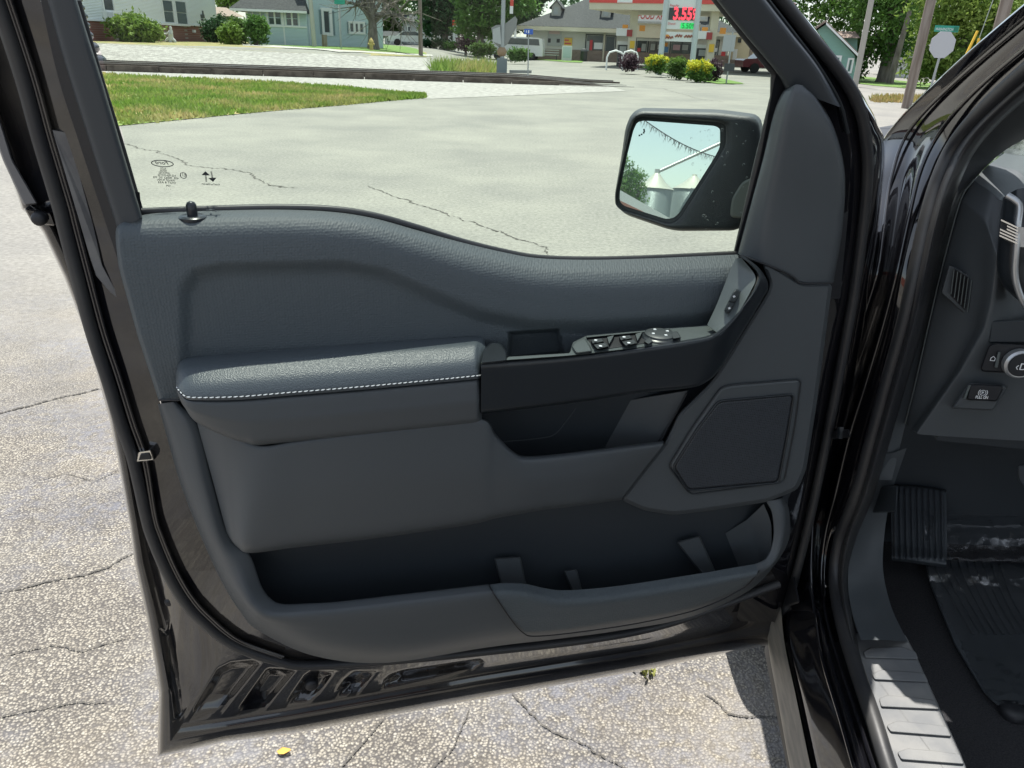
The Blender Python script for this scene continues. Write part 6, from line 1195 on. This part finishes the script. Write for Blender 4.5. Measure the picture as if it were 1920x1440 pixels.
limb_tree('shade_tree', 'full mid green tree between the slim pole and the thick brown pole', gpt(1655, 155, 56), .4, 4, [px_blob(1660, 30, 55, 50, 56), px_blob(1625, 95, 26, 32, 56), px_blob(1680, 85, 35, 30, 56), px_blob(1650, -30, 60, 40, 56), px_blob(1612, 132, 12, 12, 56)], 3100, .16, mid, 22, hole=1.2)
limb_tree('shade_tree', 'bright yellow green tree behind the stop sign', gpt(1790, 165, 50), .3, 3, [px_blob(1790, 60, 60, 55, 50), px_blob(1840, 20, 60, 60, 50), px_blob(1770, 120, 45, 30, 50), px_blob(1730, 125, 30, 26, 50), px_blob(1780, -20, 60, 50, 50), px_blob(1890, 60, 50, 60, 50)], 4800, .15, brt, 23, hole=1.2)
limb_tree('shade_tree', 'dark tree behind the thick brown pole', gpt(1715, 160, 72), .4, 5, [px_blob(1715, 40, 40, 60, 72), px_blob(1700, -20, 50, 40, 72), px_blob(1740, 100, 30, 35, 72)], 1500, .22, mid, 24, hole=1.)
limb_tree('shade_tree', 'far deep green tree at the upper right corner', gpt(1900, 160, 75), .4, 5, [px_blob(1900, 20, 70, 70, 75), px_blob(1850, -20, 60, 50, 75), px_blob(1860, 100, 50, 50, 75)], 2600, .27, olive, 25, hole=.5)
pole('tree_trunk', 'tall bare grey trunk among the right hand trees', 'tree trunk', 1668, 155, 1706, 20, 54, .22, .12, bark)
limb_tree('back_tree', 'dense tree line tree standing behind the filling station', gpt(1250, 90, 130), .5, 6, [px_blob(1120, -10, 70, 45, 130), px_blob(1230, -25, 80, 45, 130), px_blob(1350, 10, 70, 50, 130), px_blob(1440, 40, 60, 50, 130)], 2200, .45, dk, 26)

# ------------------------------------------------------------------ behind the viewer: what the door mirror shows
def mray(px, py):
    d = rays(A(float(px)), A(float(py)))[0]; p0 = mM(A(float(px)), A(float(py)), A(-.0205))[0]; d = d/np.linalg.norm(d); return p0, d-2*(d@nM)*nM
def mat_at(px, py, D):
    p, d = mray(px, py); return p+d*D/math.hypot(d[0], d[1])
binm = mat('corrugated_bin', (.24, .28, .30), .4, .4, bump=.5, bkind='Z', bscale=8, bdist=.03); binr = mat('bin_roof', (.46, .46, .42), .4, .4)
for i, (xa, xb, yt, ye, lb) in enumerate(((1195, 1262, 325, 350, 'round corrugated grain bin with a conical roof, reflected beside the tree'), (1262, 1336, 330, 352, 'round corrugated grain bin reflected at the right of the mirror'))):
    Dm = 170+8*i; a, b = mat_at(xa, ye, Dm), mat_at(xb, ye+8, Dm); c = (a+b)/2; rr_ = np.linalg.norm(a[:2]-b[:2])/2; zt_ = mat_at((xa+xb)/2, yt, Dm)[2]; ze_ = c[2]; t = thing('grain_bin', lb, 'grain bin', A(c[0], c[1], 0), 'grain bins behind the viewer')
    MB().lathe(A(c[0], c[1], 0), [(rr_, 0), (rr_, ze_)], 32).build('bin_wall', binm, t, 60); MB().lathe(A(c[0], c[1], ze_), [(rr_+.25, 0), (rr_*.55, (zt_-ze_)*.46), (.6, zt_-ze_), (.5, zt_-ze_+.4)], 32).build('bin_roof', binr, t, 20)
    if i == 0: top1 = A(c[0], c[1], zt_+.3)
cv = thing('grain_conveyor', 'long thin grain conveyor tube rising from the bin roof, seen in the mirror', 'conveyor', A(top1[0], top1[1], 0)); e = mat_at(1352, 268, 172); MB().tube([top1, e, e+(e-top1)*.4], .38, 10).build('tube', galv, cv, 60); MB().tube([top1-ez*1.2, top1+ez*.6], .6, 8).build('head', galv, cv, 40)
limb_tree('mirror_tree', 'dense green tree reflected at the left of the door mirror', A(*mat_at(1185, 430, 50)[:2], 0), .2, 2, [(*mat_at(1180, 345, 50), 1.0, 1.0, 1.0), (*mat_at(1196, 330, 50), .6, .6, .55), (*mat_at(1172, 318, 50), .6, .6, .9), (*mat_at(1188, 368, 50), .9, .9, .8), (*mat_at(1168, 355, 50), .9, .9, .9)], 2200, .085, mid, 40)
q = [mat_at(1155, 352, 16), mat_at(1275, 420, 34)]; fb = Fac(q[0], q[1]); bd = thing('red_building', 'low building with a white roof edge and red wall reflected low in the mirror', 'building', A(q[0][0], q[0][1], 0)); z_ = min(q[0][2], q[1][2])
d_ = q[1]-q[0]; away = -fb.n
MB().prism([q[0], q[1], q[1]-ez*.22, q[0]-ez*.22], away*.3).build('roof_edge', wtrim, bd); MB().prism([q[0]-ez*.22, q[1]-ez*.22, A(q[1][0], q[1][1], 0), A(q[0][0], q[0][1], 0)], away*5-fb.n*.05).build('wall', mat('red_wall', (.40, .14, .10), .7), bd)
pn = thing('pennant_string', 'string of small pennants hanging across the sky in the mirror', 'pennants', A(*mat_at(1270, 260, 9)[:2], 0)); a, b = mat_at(1190, 212, 8), mat_at(1365, 300, 10)
pts = [a+(b-a)*k/30-ez*.08*math.sin(math.pi*k/30) for k in range(31)]; MB().tube(pts, .006, 5).build('cord', dkfr, pn, 60); pmt = mat('pennant_grey', (.30, .32, .33), .6, trans=.4)
r7 = random.Random(9)
for k in range(30):
    for h_ in (0, .35, .7):
        p = pts[k]+(pts[k+1]-pts[k])*(h_+.1); d = (pts[k+1]-pts[k])*.22; MB().prism([p, p+d, p+d*.5+A(r7.uniform(-.05, .05), r7.uniform(-.06, .06), -.09*r7.uniform(.5, 1.2))], A(.002, .002, 0)).build('pennant', pmt, pn)
